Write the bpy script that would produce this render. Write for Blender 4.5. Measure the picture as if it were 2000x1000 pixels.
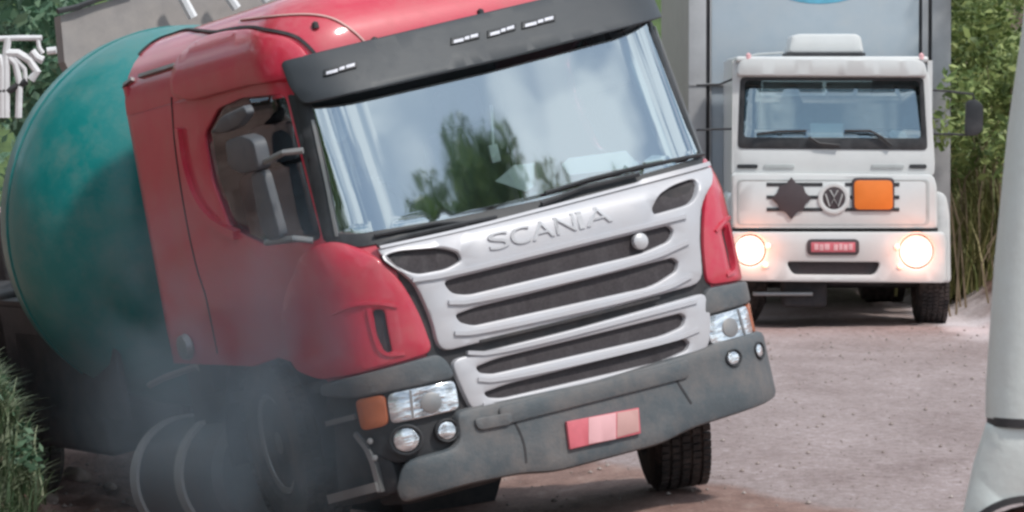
import bpy, bmesh, math, random
from mathutils import Vector, Matrix, noise
from mathutils.geometry import delaunay_2d_cdt, intersect_point_line
random.seed(4)
for o in list(bpy.data.objects): bpy.data.objects.remove(o)
sc = bpy.context.scene
COL = sc.collection
# ------------------------------------------------------------------ camera
F, VH, CZ = 7500.0, 200.0, 2.28
PITCH = math.atan((500 - VH) / F)
cam = bpy.data.objects.new('camera', bpy.data.cameras.new('camera'))
COL.objects.link(cam)
cam.location = (0, 0, CZ)
cam.rotation_euler = (math.pi / 2 - PITCH, 0, 0)
cam.data.sensor_width = 36
cam.data.lens = 36 * F / 2000
cam.data.clip_start = .5
cam.data.clip_end = 3000
cam.data.dof.use_dof = True
cam.data.dof.focus_distance = 23
cam.data.dof.aperture_fstop = 11
sc.camera = cam
# ------------------------------------------------------------------ world + sun
SUN = Vector((.42, -.44, .80)).normalized()
w = bpy.data.worlds.new('World'); sc.world = w; w.use_nodes = True
nt = w.node_tree; N = nt.nodes; L = nt.links
bg = N['Background']
sky = N.new('ShaderNodeTexSky'); sky.sky_type = 'NISHITA'; sky.sun_disc = False
sky.sun_elevation = math.asin(SUN.z); sky.sun_rotation = math.atan2(SUN.x, SUN.y)
sky.dust_density = 1.0
tc = N.new('ShaderNodeTexCoord'); mp = N.new('ShaderNodeMapping'); mp.inputs['Scale'].default_value = (3, 3, 8); mp.inputs['Location'].default_value = (0, 0, 0)
L.new(tc.outputs['Generated'], mp.inputs['Vector'])
ns = N.new('ShaderNodeTexNoise'); ns.inputs['Scale'].default_value = 2.6; ns.inputs['Detail'].default_value = 2.5; ns.inputs['Roughness'].default_value = .55
L.new(mp.outputs[0], ns.inputs['Vector'])
cr = N.new('ShaderNodeValToRGB'); cr.color_ramp.elements[0].position = .42; cr.color_ramp.elements[0].color = (.22, .22, .22, 1); cr.color_ramp.elements[1].position = .56
L.new(ns.outputs['Fac'], cr.inputs[0])
mx = N.new('ShaderNodeMix'); mx.data_type = 'RGBA'
tn = N.new('ShaderNodeMix'); tn.data_type = 'RGBA'; tn.blend_type = 'MULTIPLY'; tn.inputs[0].default_value = 1; tn.inputs[7].default_value = (1.1, 1.35, 1.45, 1); L.new(sky.outputs[0], tn.inputs[6])
L.new(cr.outputs[0], mx.inputs[0]); L.new(tn.outputs[2], mx.inputs[6]); mx.inputs[7].default_value = (15.5, 17.2, 18.6, 1)
L.new(mx.outputs[2], bg.inputs['Color']); bg.inputs['Strength'].default_value = .07
sl = bpy.data.lights.new('sun', 'SUN'); sl.energy = 2.7; sl.angle = math.radians(5); sl.color = (1, .955, .89)
so = bpy.data.objects.new('sun', sl); COL.objects.link(so); so.rotation_euler = SUN.to_track_quat('Z', 'Y').to_euler()
vs = sc.view_settings; vs.view_transform = 'Standard'; vs.look = 'None'; vs.exposure = .05; vs.gamma = 1; vs.use_curve_mapping = False
sc.render.engine = 'CYCLES'; sc.cycles.use_denoising = True
sc.cycles.pixel_filter_type = 'BLACKMAN_HARRIS'; sc.cycles.filter_width = 2.7
sc.cycles.transparent_max_bounces = 16; sc.cycles.max_bounces = 8; sc.cycles.volume_bounces = 1
sc.cycles.volume_step_rate = 1.0; sc.cycles.volume_max_steps = 96

# ------------------------------------------------------------------ materials
MATS = {}
def mat(name, col, rough=.5, metal=0, var=.12, vscale=6, bump=0, bscale=60, col2=None, coat=0, spec=.5, dust=None, dustamt=0):
    m = bpy.data.materials.new(name); m.use_nodes = True; MATS[name] = m
    nt = m.node_tree; N = nt.nodes; L = nt.links; b = N['Principled BSDF']
    b.inputs['Roughness'].default_value = rough; b.inputs['Metallic'].default_value = metal
    b.inputs['Specular IOR Level'].default_value = spec
    if coat: b.inputs['Coat Weight'].default_value = coat; b.inputs['Coat Roughness'].default_value = .12
    tc = N.new('ShaderNodeTexCoord')
    n = N.new('ShaderNodeTexNoise'); n.inputs['Scale'].default_value = vscale; n.inputs['Detail'].default_value = 6; n.inputs['Roughness'].default_value = .6
    L.new(tc.outputs['Object'], n.inputs['Vector'])
    r = N.new('ShaderNodeValToRGB'); r.color_ramp.elements[0].position = .3; r.color_ramp.elements[1].position = .7
    c2 = col2 or tuple(c * (1 - var) for c in col); c1 = col if col2 else tuple(min(1, c * (1 + var)) for c in col)
    r.color_ramp.elements[0].color = (*c2, 1); r.color_ramp.elements[1].color = (*c1, 1)
    L.new(n.outputs['Fac'], r.inputs[0]); out = r.outputs[0]
    if dust:
        n2 = N.new('ShaderNodeTexNoise'); n2.inputs['Scale'].default_value = 3; n2.inputs['Detail'].default_value = 9; n2.inputs['Roughness'].default_value = .72
        L.new(tc.outputs['Object'], n2.inputs['Vector'])
        r2 = N.new('ShaderNodeMapRange'); r2.inputs['From Min'].default_value = .42; r2.inputs['From Max'].default_value = .72; r2.inputs['To Max'].default_value = dustamt
        L.new(n2.outputs['Fac'], r2.inputs['Value'])
        x = N.new('ShaderNodeMix'); x.data_type = 'RGBA'; x.inputs[7].default_value = (*dust, 1)
        L.new(r2.outputs[0], x.inputs[0]); L.new(out, x.inputs[6]); out = x.outputs[2]
        ra = N.new('ShaderNodeMapRange'); ra.inputs['To Min'].default_value = rough; ra.inputs['To Max'].default_value = min(1, rough + .45)
        L.new(r2.outputs[0], ra.inputs['Value']); L.new(ra.outputs[0], b.inputs['Roughness'])
    L.new(out, b.inputs['Base Color'])
    if bump:
        n3 = N.new('ShaderNodeTexNoise'); n3.inputs['Scale'].default_value = bscale; n3.inputs['Detail'].default_value = 5
        L.new(tc.outputs['Object'], n3.inputs['Vector'])
        bp = N.new('ShaderNodeBump'); bp.inputs['Strength'].default_value = bump; bp.inputs['Distance'].default_value = .02
        L.new(n3.outputs['Fac'], bp.inputs['Height']); L.new(bp.outputs[0], b.inputs['Normal'])
    return m
DUSTC = (.30, .22, .18)
RED = mat('red_paint', (.56, .022, .058), .42, var=.06, coat=.7, dust=DUSTC, dustamt=.34)
TEAL = mat('teal_paint', (.0, .20, .20), .36, var=.08, coat=.2, dust=(.16, .20, .19), dustamt=.6, bump=.15, bscale=8)
SILVER = mat('silver_white_paint', (.52, .52, .55), .38, metal=.15, var=.05, dust=DUSTC, dustamt=.22)
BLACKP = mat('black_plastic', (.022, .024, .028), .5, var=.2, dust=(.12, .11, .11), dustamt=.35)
VISM = mat('dark_grey_gloss', (.034, .040, .048), .5, var=.1, dust=(.05, .05, .055), dustamt=.3)
MESHG = mat('grille_mesh', (.045, .038, .042), .7, var=.3, vscale=60)
BUMP = mat('grey_bumper_plastic', (.088, .104, .116), .55, var=.12, dust=DUSTC, dustamt=.4, bump=.15)
TYRE = mat('tyre_rubber', (.034, .032, .033), .85, var=.3, dust=(.20, .15, .13), dustamt=.65, bump=.4)
STEEL = mat('dull_steel', (.33, .34, .35), .42, metal=.7, var=.15, dust=DUSTC, dustamt=.5)
CHASS = mat('dark_chassis', (.03, .032, .037), .7, var=.3, dust=(.12, .09, .08), dustamt=.5)
STRAP = mat('bright_strap', (.55, .53, .53), .5, var=.1, dust=DUSTC, dustamt=.4)
TANK = mat('aluminium_tank', (.17, .18, .20), .45, metal=.4, var=.15, dust=DUSTC, dustamt=.6)
INTER = mat('cab_interior', (.05, .052, .055), .85)
SEAT = mat('grey_seat_fabric', (.30, .30, .32), .9, bump=.2)
PAPER = mat('white_paper', (.92, .95, .94), .8, var=.03)
WHITE = mat('white_truck_paint', (.62, .63, .63), .3, var=.04, coat=.3, dust=(.55, .52, .49), dustamt=.2)
WGREY = mat('pale_grey_trim', (.42, .44, .44), .5)
BOXP = mat('blue_grey_box_panel', (.36, .42, .475), .5, var=.05, dust=(.4, .38, .35), dustamt=.3)
BOXS = mat('box_steel_trim', (.38, .38, .39), .5, metal=.2, var=.08)
BOXSIDE = mat('taupe_box_side', (.30, .28, .26), .6, var=.1)
ORANGE = mat('orange_hazard_plate', (.80, .20, .025), .5, var=.05)
DARKS = mat('dark_brown_sign', (.06, .045, .05), .6)
AMBER = mat('amber_lens', (.42, .12, .05), .25, coat=.5)
PLATER = mat('faded_red_plate', (.58, .13, .16), .5)
PINK = mat('pale_pink_print', (.72, .40, .42), .6, var=.03)
PINKG = mat('greyish_pink_print', (.55, .32, .30), .6, var=.03)
BADGE = mat('worn_white_badge', (.62, .62, .68), .5, var=.25, vscale=120)
EMBOSS = mat('embossed_letter', (.54, .54, .56), .4, metal=.15, var=.04)
BLUE = mat('sky_blue_sticker', (.14, .45, .62), .5)
HOPPER = mat('grey_hopper_steel', (.27, .25, .245), .75, var=.12, dust=(.35, .31, .28), dustamt=.5)
WRAIL = mat('white_painted_tube', (.72, .72, .74), .5)
STONE = mat('stone', (.30, .24, .21), .9, var=.3, bump=.5, bscale=20)
VAN = mat('pale_van_paint', (.66, .69, .67), .45, var=.05, vscale=3, dust=(.42, .37, .33), dustamt=.35, bump=.1, bscale=30)
REDBROWN = mat('red_mud_tyre', (.17, .07, .055), .9, bump=.5)
WOODP = mat('dry_stem', (.20, .15, .10), .9)
WOOD = mat('bark', (.10, .07, .05), .9, bump=.5)

def glass(name, tint, refl, rough=.03, rtint=(.9, .97, 1)):
    m = bpy.data.materials.new(name); m.use_nodes = True; nt = m.node_tree; N = nt.nodes; L = nt.links
    N.remove(N['Principled BSDF']); o = N['Material Output']
    t = N.new('ShaderNodeBsdfTransparent'); t.inputs[0].default_value = (*tint, 1)
    g = N.new('ShaderNodeBsdfGlossy'); g.inputs['Roughness'].default_value = rough; g.inputs['Color'].default_value = (*rtint, 1)
    f = N.new('ShaderNodeFresnel'); f.inputs[0].default_value = 1.5
    a = N.new('ShaderNodeMath'); a.operation = 'ADD'; a.use_clamp = True; a.inputs[1].default_value = refl
    n = N.new('ShaderNodeTexNoise'); n.inputs['Scale'].default_value = 2.2; n.inputs['Detail'].default_value = 2
    tcx = N.new('ShaderNodeTexCoord'); L.new(tcx.outputs['Object'], n.inputs['Vector'])
    bp = N.new('ShaderNodeBump'); bp.inputs['Strength'].default_value = .05; bp.inputs['Distance'].default_value = .02
    L.new(n.outputs['Fac'], bp.inputs['Height']); L.new(bp.outputs[0], g.inputs['Normal'])
    x = N.new('ShaderNodeMixShader'); L.new(f.outputs[0], a.inputs[0]); L.new(a.outputs[0], x.inputs[0])
    L.new(t.outputs[0], x.inputs[1]); L.new(g.outputs[0], x.inputs[2]); L.new(x.outputs[0], o.inputs['Surface'])
    return m
GLASS = glass('reflective_windscreen', (.76, .90, .92), .47)
SGLASS = glass('side_window_glass', (.6, .68, .72), .02)
WGLASS = glass('pale_windscreen', (.8, .9, .9), .20)
def emis(name, col, st):
    m = bpy.data.materials.new(name); m.use_nodes = True; b = m.node_tree.nodes['Principled BSDF']
    b.inputs['Base Color'].default_value = (.9, .9, .9, 1); b.inputs['Emission Color'].default_value = (*col, 1); b.inputs['Emission Strength'].default_value = st
    return m
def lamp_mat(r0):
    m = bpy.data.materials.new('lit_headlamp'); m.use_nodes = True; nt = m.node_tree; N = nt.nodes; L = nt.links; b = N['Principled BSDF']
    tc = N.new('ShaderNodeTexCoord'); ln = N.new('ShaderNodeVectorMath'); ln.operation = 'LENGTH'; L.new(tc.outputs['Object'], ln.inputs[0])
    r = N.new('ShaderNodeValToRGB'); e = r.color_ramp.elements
    for k, (p, c) in enumerate(((0, (6, 5.6, 5.2)), (.5, (3, 2.6, 2.3)), (.8, (1.3, .85, .65)), (1, (.85, .38, .26)))):  # warm outer stops paint the glare halo into the lamp's rim
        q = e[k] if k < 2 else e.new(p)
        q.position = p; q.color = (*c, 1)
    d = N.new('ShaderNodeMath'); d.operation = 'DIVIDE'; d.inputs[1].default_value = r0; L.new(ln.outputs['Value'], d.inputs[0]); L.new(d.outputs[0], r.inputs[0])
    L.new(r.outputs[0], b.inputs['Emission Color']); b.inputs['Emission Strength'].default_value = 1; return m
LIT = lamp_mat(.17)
SURR = emis('lamp_glare_ring', (1, .42, .28), .55)  # emission imitating glare around the headlamps, not a lamp part
WARM = emis('lit_amber_lamp', (1, .28, .10), 1.6)
def lens():
    m = bpy.data.materials.new('clear_lens'); m.use_nodes = True; nt = m.node_tree; N = nt.nodes; L = nt.links; b = N['Principled BSDF']
    b.inputs['Roughness'].default_value = .12; b.inputs['Metallic'].default_value = .75
    tc = N.new('ShaderNodeTexCoord'); mp = N.new('ShaderNodeMapping'); mp.inputs['Scale'].default_value = (5, 5, 22); L.new(tc.outputs['Object'], mp.inputs['Vector'])
    n = N.new('ShaderNodeTexNoise'); n.inputs['Scale'].default_value = 1.6; n.inputs['Detail'].default_value = 3
    L.new(mp.outputs[0], n.inputs['Vector'])
    r = N.new('ShaderNodeValToRGB'); r.color_ramp.elements[0].color = (.45, .48, .52, 1); r.color_ramp.elements[1].color = (.95, .97, 1, 1); r.color_ramp.elements[0].position = .38; r.color_ramp.elements[1].position = .62
    L.new(n.outputs[0], r.inputs[0]); L.new(r.outputs[0], b.inputs['Base Color'])
    bp = N.new('ShaderNodeBump'); bp.inputs['Strength'].default_value = .4; bp.inputs['Distance'].default_value = .02
    L.new(n.outputs[0], bp.inputs['Height']); L.new(bp.outputs[0], b.inputs['Normal'])
    return m
LENS = lens()

# ------------------------------------------------------------------ mesh helpers
def link(name, verts, faces, m, parent=None, smooth=None, kind=None):
    me = bpy.data.meshes.new(name); me.from_pydata([tuple(v) for v in verts], [], faces)
    bm = bmesh.new(); bm.from_mesh(me)
    if smooth != 'noweld': bmesh.ops.remove_doubles(bm, verts=bm.verts, dist=1e-5)
    bmesh.ops.recalc_face_normals(bm, faces=bm.faces); bm.to_mesh(me); bm.free()
    me.materials.append(m)
    if smooth not in (None, 'noweld'):
        for p in me.polygons: p.use_smooth = True
        me.set_sharp_from_angle(angle=math.radians(smooth))
    o = bpy.data.objects.new(name, me); COL.objects.link(o)
    if parent: o.parent = parent
    if kind: o['kind'] = kind
    return o
def empty(name, label, cat, loc=(0, 0, 0), rz=0, group=None, matrix=None):
    o = bpy.data.objects.new(name, None); COL.objects.link(o); o.empty_display_size = .2
    if matrix: o.matrix_world = matrix
    else: o.location = loc; o.rotation_euler = (0, 0, rz)
    tag(o, label, cat, group); return o
def tag(o, label, cat, group=None):
    o['label'] = label; o['category'] = cat
    if group: o['group'] = group
    return o
class MB:
    def __init__(s): s.v = []; s.f = []
    def add(s, v, f):
        n = len(s.v); s.v += [Vector(a) for a in v]; s.f += [tuple(i + n for i in q) for q in f]; return s
    def box(s, a, b, M=None, bev=0):
        (x0, y0, z0), (x1, y1, z1) = a, b
        bm = bmesh.new(); bmesh.ops.create_cube(bm, size=1)
        for q in bm.verts: q.co = Vector(((x0 + x1) / 2 + q.co.x * (x1 - x0), (y0 + y1) / 2 + q.co.y * (y1 - y0), (z0 + z1) / 2 + q.co.z * (z1 - z0)))
        if bev: bmesh.ops.bevel(bm, geom=list(bm.edges), offset=bev, segments=3, affect='EDGES', profile=.5)
        v = [q.co.copy() for q in bm.verts]
        if M: v = [M @ q for q in v]
        s.add(v, [tuple(q.index for q in f.verts) for f in bm.faces]); bm.free(); return s
    def tube(s, pts, r, n=8, cap=True):
        pts = [Vector(p) for p in pts]; rs = r if isinstance(r, (list, tuple)) else [r] * len(pts); rings = []
        up = None
        for i, p in enumerate(pts):
            d = (pts[min(i + 1, len(pts) - 1)] - pts[max(i - 1, 0)]).normalized()
            if up is None: up = d.orthogonal().normalized()
            a = (up - d * up.dot(d)).normalized(); up = a; b = d.cross(a)
            rings.append([p + (a * math.cos(t) + b * math.sin(t)) * rs[i] for t in [2 * math.pi * k / n for k in range(n)]])
        v = [q for R_ in rings for q in R_]; f = []
        for i in range(len(pts) - 1):
            for k in range(n): f.append((i * n + k, i * n + (k + 1) % n, (i + 1) * n + (k + 1) % n, (i + 1) * n + k))
        if cap: f += [tuple(range(n))[::-1], tuple((len(pts) - 1) * n + k for k in range(n))]
        return s.add(v, f)
    def lathe(s, prof, M, n=48):            # prof (along axis a, radius r); axis = local X of M
        v = []; f = []
        for a, r in prof:
            for k in range(n):
                t = 2 * math.pi * k / n; v.append(M @ Vector((a, r * math.cos(t), r * math.sin(t))))
        for i in range(len(prof) - 1):
            for k in range(n): f.append((i * n + k, i * n + (k + 1) % n, (i + 1) * n + (k + 1) % n, (i + 1) * n + k))
        if prof[0][1] > 1e-4: f.append(tuple(range(n)))
        if prof[-1][1] > 1e-4: f.append(tuple((len(prof) - 1) * n + k for k in range(n)))
        return s.add(v, f)
    def build(s, name, m, parent=None, smooth=35, kind=None): return link(name, s.v, s.f, m, parent, smooth, kind)

def chaikin(p, it=2, q=.25):
    for _ in range(it):
        r = []
        for i in range(len(p)):
            a, b = p[i], p[(i + 1) % len(p)]
            r += [(a[0] * (1 - q) + b[0] * q, a[1] * (1 - q) + b[1] * q), (a[0] * q + b[0] * (1 - q), a[1] * q + b[1] * (1 - q))]
        p = r
    return p
def fillet(p, r, k=4):
    out = []; n = len(p)
    for i in range(n):
        a, b, c = Vector(p[i - 1]), Vector(p[i]), Vector(p[(i + 1) % n]); l = min(r, .45 * (a - b).length, .45 * (c - b).length)
        if l < 1e-5: out.append(tuple(b)); continue
        q0 = b + (a - b).normalized() * l; q1 = b + (c - b).normalized() * l
        for j in range(k + 1):
            t = j / k; out.append(tuple(q0 * (1 - t) ** 2 + b * 2 * t * (1 - t) + q1 * t * t))
    return out
def resample(p, d, closed=True):
    out = []
    n = len(p)
    for i in range(n if closed else n - 1):
        a, b = p[i], p[(i + 1) % n]; l = math.hypot(b[0] - a[0], b[1] - a[1]); k = max(1, int(math.ceil(l / d)))
        out += [(a[0] + (b[0] - a[0]) * j / k, a[1] + (b[1] - a[1]) * j / k) for j in range(k)]
    if not closed: out.append(p[-1])
    return out
def area(p): return sum(p[i][0] * p[(i + 1) % len(p)][1] - p[(i + 1) % len(p)][0] * p[i][1] for i in range(len(p))) / 2
def inset(p, d):                            # d>0 shrinks a ccw polygon
    n = len(p); out = []
    for i in range(n):
        a, b, c = p[i - 1], p[i], p[(i + 1) % n]
        e1 = Vector((b[0] - a[0], b[1] - a[1])); e2 = Vector((c[0] - b[0], c[1] - b[1]))
        if e1.length < 1e-9 or e2.length < 1e-9: out.append(b); continue
        e1.normalize(); e2.normalize(); n1 = Vector((-e1.y, e1.x)); n2 = Vector((-e2.y, e2.x)); m = n1 + n2
        if m.length < .2: m = n1
        m.normalize(); k = min(1 / max(.5, m.dot(n1)), 1.6)
        out.append((b[0] + m.x * d * k, b[1] + m.y * d * k))
    return out
def inside(pt, poly):
    x, y = pt; c = False; n = len(poly); j = n - 1
    for i in range(n):
        xi, yi = poly[i]; xj, yj = poly[j]
        if (yi > y) != (yj > y) and x < (xj - xi) * (y - yi) / (yj - yi) + xi: c = not c
        j = i
    return c
def panel(name, outer, holes, sf, m, parent, proud=0., thick=.05, bev=.008, grid=.12, smooth=40, seg=.04, rnd=2, back=True, r=None):
    """a solid plate that follows the surface sf(a, b, off); outlines in surface coordinates"""
    loops = []
    for k, p in enumerate([outer] + holes):
        if rnd: p = fillet(p, r if r else (.09 if rnd == 2 else .04))
        if area(p) < 0: p = p[::-1]
        loops.append(resample(p, seg))
    ins = [inset(p, bev if k == 0 else -bev) for k, p in enumerate(loops)]
    V2 = []; E = []
    for p in ins:
        n0 = len(V2); V2 += [Vector(q) for q in p]; E += [(n0 + i, n0 + (i + 1) % len(p)) for i in range(len(p))]
    xs = [q[0] for q in ins[0]]; ys = [q[1] for q in ins[0]]
    x = min(xs) + grid / 2
    while x < max(xs):
        y = min(ys) + grid / 2
        while y < max(ys):
            q = (x, y)
            if inside(q, ins[0]) and not any(inside(q, h) for h in ins[1:]):
                if all((x - c[0]) ** 2 + (y - c[1]) ** 2 > (grid * .35) ** 2 for p in ins for c in p): V2.append(Vector(q))
            y += grid
        x += grid
    r = delaunay_2d_cdt(V2, E, [], 0, 1e-6)
    P2 = [tuple(q) for q in r[0]]; tris = []
    for t in r[2]:
        c = (sum(P2[i][0] for i in t) / 3, sum(P2[i][1] for i in t) / 3)
        if inside(c, ins[0]) and not any(inside(c, h) for h in ins[1:]): tris.append(tuple(t))
    mb = MB(); mb.add([sf(q[0], q[1], proud) for q in P2], tris)
    for k, p in enumerate(loops):
        n = len(p); q2 = inset(p, (bev if k == 0 else -bev) * .3)
        rings = [(ins[k], proud), (q2, proud - bev * .3), (p, proud - bev), (p, proud - thick)]
        v = [sf(a[0], a[1], o) for R_, o in rings for a in R_]; f = []
        for j in range(3):
            for i in range(n): f.append((j * n + i, j * n + (i + 1) % n, (j + 1) * n + (i + 1) % n, (j + 1) * n + i))
        mb.add(v, f)
    if back: mb.add([sf(q[0], q[1], proud - thick) for q in P2], [t[::-1] for t in tris])
    return mb.build(name, m, parent, smooth)
def strip(name, pts, width, sf, m, parent, proud=.004, thick=.006, seg=.04):
    for _ in range(3 if len(pts) > 2 else 0): pts = [pts[0]] + [q for a, b in zip(pts, pts[1:]) for q in ((a[0] * .75 + b[0] * .25, a[1] * .75 + b[1] * .25), (a[0] * .25 + b[0] * .75, a[1] * .25 + b[1] * .75))] + [pts[-1]]
    pts = resample(pts, seg, False); n = len(pts); v = []
    for i, p in enumerate(pts):
        a, b = pts[max(0, i - 1)], pts[min(n - 1, i + 1)]; d = Vector((b[0] - a[0], b[1] - a[1])).normalized()
        nx, ny = -d.y * width / 2, d.x * width / 2
        v += [sf(p[0] + nx, p[1] + ny, proud), sf(p[0] - nx, p[1] - ny, proud), sf(p[0] - nx, p[1] - ny, proud - thick), sf(p[0] + nx, p[1] + ny, proud - thick)]
    f = []
    for i in range(n - 1):
        for k in range(4): f.append((i * 4 + k, i * 4 + (k + 1) % 4, i * 4 + 4 + (k + 1) % 4, i * 4 + 4 + k))
    f += [(0, 1, 2, 3), tuple(4 * n - 4 + k for k in range(4))]
    return link(name, v, f, m, parent, 40)
def ngon(cx, cy, rx, ry=None, n=20): return [(cx + rx * math.cos(2 * math.pi * k / n), cy + (ry or rx) * math.sin(2 * math.pi * k / n)) for k in range(n)]

# ------------------------------------------------------------------ photo -> place
def ray(u, v):
    d = Vector(((u - 1000) / F, 1, -(v - 500) / F)); c, s = math.cos(PITCH), math.sin(PITCH)
    return Vector((d.x, d.y * c + d.z * s, -d.y * s + d.z * c))
def pt(u, v, D):
    r = ray(u, v); return Vector((0, 0, CZ)) + r * (D / r.y)
def project(P):
    P = P - Vector((0, 0, CZ)); c, s = math.cos(PITCH), math.sin(PITCH)
    y = P.y * c - P.z * s; z = P.z * c + P.y * s
    return 1000 + F * P.x / y, 500 - F * z / y
def solve(sf, M, u, v, a=0., b=1.2):
    for _ in range(25):
        p = project(M @ sf(a, b, 0)); e = (p[0] - u, p[1] - v)
        if abs(e[0]) + abs(e[1]) < .05: break
        h = 1e-3; pa = project(M @ sf(a + h, b, 0)); pb = project(M @ sf(a, b + h, 0))
        j = ((pa[0] - p[0]) / h, (pb[0] - p[0]) / h, (pa[1] - p[1]) / h, (pb[1] - p[1]) / h)
        det = j[0] * j[3] - j[1] * j[2]
        if abs(det) < 1: break
        da = (e[0] * j[3] - e[1] * j[1]) / det; db = (j[0] * e[1] - j[2] * e[0]) / det
        k = min(1, .3 / max(abs(da), abs(db), 1e-9)); a -= da * k; b -= db * k
    return a, b

def sm01(t): t = max(0., min(1., t)); return t * t * (3 - 2 * t)
def ground_z(x, y):
    z = 0.
    t = .8 - x
    if t > 0: z -= .125 * min(t, 2.9) * sm01((y - 18.5) / 2) * (1 - .75 * sm01((y - 26.5) / 2.5))
    lx = x + .15 * (y - 22)                  # bank on the ditch side
    if lx < -2.55: z += min(5, 1.0 * sm01((-2.55 - lx) / .6) + max(0, -3.2 - lx) * .5) * sm01((y - 20.4) / 1.2)
    rx = x - 4.75
    if rx > 0 and y > 30: z += min(5.5, (rx ** 1.3) * .8) * min(1, (y - 30) / 12)
    z += .02 * noise.noise(Vector((x * .9, y * .35, 0))) + .010 * noise.noise(Vector((x * 5, y * 2.5, 3)))
    if lx < -1.0: z += (.10 * noise.noise(Vector((x * 2.6, y * 1.6, 7))) + .06 * noise.noise(Vector((x * 7, y * 5, 9)))) * sm01((-1.0 - lx) / 1.)
    return z
# ------------------------------------------------------------------ ground
def ground_mat():
    m = bpy.data.materials.new('worn_road'); m.use_nodes = True; nt = m.node_tree; N = nt.nodes; L = nt.links; b = N['Principled BSDF']
    b.inputs['Roughness'].default_value = .85
    g = N.new('ShaderNodeNewGeometry')
    def nz(scale, det=8, ro=.65, sc_=(1, .45, 1)):
        mp = N.new('ShaderNodeMapping'); mp.inputs['Scale'].default_value = sc_; L.new(g.outputs['Position'], mp.inputs['Vector'])
        n = N.new('ShaderNodeTexNoise'); n.inputs['Scale'].default_value = scale; n.inputs['Detail'].default_value = det; n.inputs['Roughness'].default_value = ro
        L.new(mp.outputs[0], n.inputs['Vector']); return n.outputs['Fac']
    def ramp(src, stops):
        r = N.new('ShaderNodeValToRGB'); e = r.color_ramp.elements
        e[0].position, e[0].color = stops[0][0], (*stops[0][1], 1); e[1].position, e[1].color = stops[-1][0], (*stops[-1][1], 1)
        for p, c in stops[1:-1]: q = e.new(p); q.color = (*c, 1)
        L.new(src, r.inputs[0]); return r.outputs[0]
    asph = ramp(nz(14, 9, .75, (1, .6, 1)), [(.28, (.20, .15, .14)), (.45, (.29, .23, .22)), (.58, (.35, .285, .28)), (.75, (.50, .44, .44))])
    soil = ramp(nz(5), [(.3, (.18, .10, .08)), (.55, (.29, .18, .15)), (.75, (.40, .29, .25))])
    sp = N.new('ShaderNodeSeparateXYZ'); L.new(g.outputs['Position'], sp.inputs[0])
    # soil fan: x < edge(y)
    def math_(op, a, b_=None, clamp=False):
        n = N.new('ShaderNodeMath'); n.operation = op; n.use_clamp = clamp
        for i, q in enumerate((a, b_)):
            if q is None: continue
            if isinstance(q, (int, float)): n.inputs[i].default_value = q
            else: L.new(q, n.inputs[i])
        return n.outputs[0]
    wob = math_('MULTIPLY', math_('SUBTRACT', nz(.9, 5), .5), 1.1)
    edge = math_('ADD', math_('MULTIPLY', math_('SUBTRACT', 23.6, sp.outputs[1]), .36), 1.05)
    m1 = math_('MULTIPLY', math_('SUBTRACT', math_('ADD', edge, wob), sp.outputs[0]), 5, True)
    far = math_('MULTIPLY', math_('SUBTRACT', math_('ADD', sp.outputs[0], wob), 4.9), 3, True)
    m2 = math_('MAXIMUM', m1, far)
    mx = N.new('ShaderNodeMix'); mx.data_type = 'RGBA'; L.new(m2, mx.inputs[0]); L.new(asph, mx.inputs[6]); L.new(soil, mx.inputs[7])
    # pale gravel shoulder far right
    sh = math_('MULTIPLY', math_('MULTIPLY', math_('SUBTRACT', math_('ADD', sp.outputs[0], wob), 4.25), 4, True), math_('SUBTRACT', 1, far))
    sh = math_('MULTIPLY', sh, math_('MULTIPLY', math_('SUBTRACT', sp.outputs[1], 36), .3, True))
    mx2 = N.new('ShaderNodeMix'); mx2.data_type = 'RGBA'; L.new(sh, mx2.inputs[0]); L.new(mx.outputs[2], mx2.inputs[6]); mx2.inputs[7].default_value = (.74, .67, .69, 1)
    pat = ramp(nz(1.1, 6, .7, (1, .5, 1)), [(.30, (.72, .66, .65)), (.5, (1, .98, .98)), (.66, (1.22, 1.22, 1.24))])
    mp_ = N.new('ShaderNodeMix'); mp_.data_type = 'RGBA'; mp_.blend_type = 'MULTIPLY'; mp_.inputs[0].default_value = .9
    L.new(mx2.outputs[2], mp_.inputs[6]); L.new(pat, mp_.inputs[7])
    # dark speckle
    spk = ramp(nz(46, 3, .6, (1, .6, 1)), [(.36, (.55, .52, .52)), (.5, (1, 1, 1)), (.7, (1.0, 1, 1))])
    mm = N.new('ShaderNodeMix'); mm.data_type = 'RGBA'; mm.blend_type = 'MULTIPLY'; mm.inputs[0].default_value = .55
    L.new(mp_.outputs[2], mm.inputs[6]); L.new(spk, mm.inputs[7]); L.new(mm.outputs[2], b.inputs['Base Color'])
    bp = N.new('ShaderNodeBump'); bp.inputs['Strength'].default_value = .6; bp.inputs['Distance'].default_value = .03
    L.new(nz(22, 8, .75), bp.inputs['Height']); L.new(bp.outputs[0], b.inputs['Normal'])
    return m
def axis(lo, hi, core0, core1, fine, coarse):
    a = [lo + coarse * k for k in range(int((core0 - lo) / coarse) + 1)]
    while a[-1] < core1: a.append(a[-1] + fine)
    while a[-1] < hi: a.append(a[-1] + coarse)
    return a
xs = axis(-207, 200, -7, 8, .07, 8); ys = axis(-64, 600, 16, 56, .12, 10)
v = [(x, y, ground_z(x, y)) for y in ys for x in xs]; W_ = len(xs)
f = [(j * W_ + i, j * W_ + i + 1, (j + 1) * W_ + i + 1, (j + 1) * W_ + i) for j in range(len(ys) - 1) for i in range(W_ - 1)]
gr = link('ground', v, f, ground_mat(), smooth=60, kind='structure')

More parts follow.
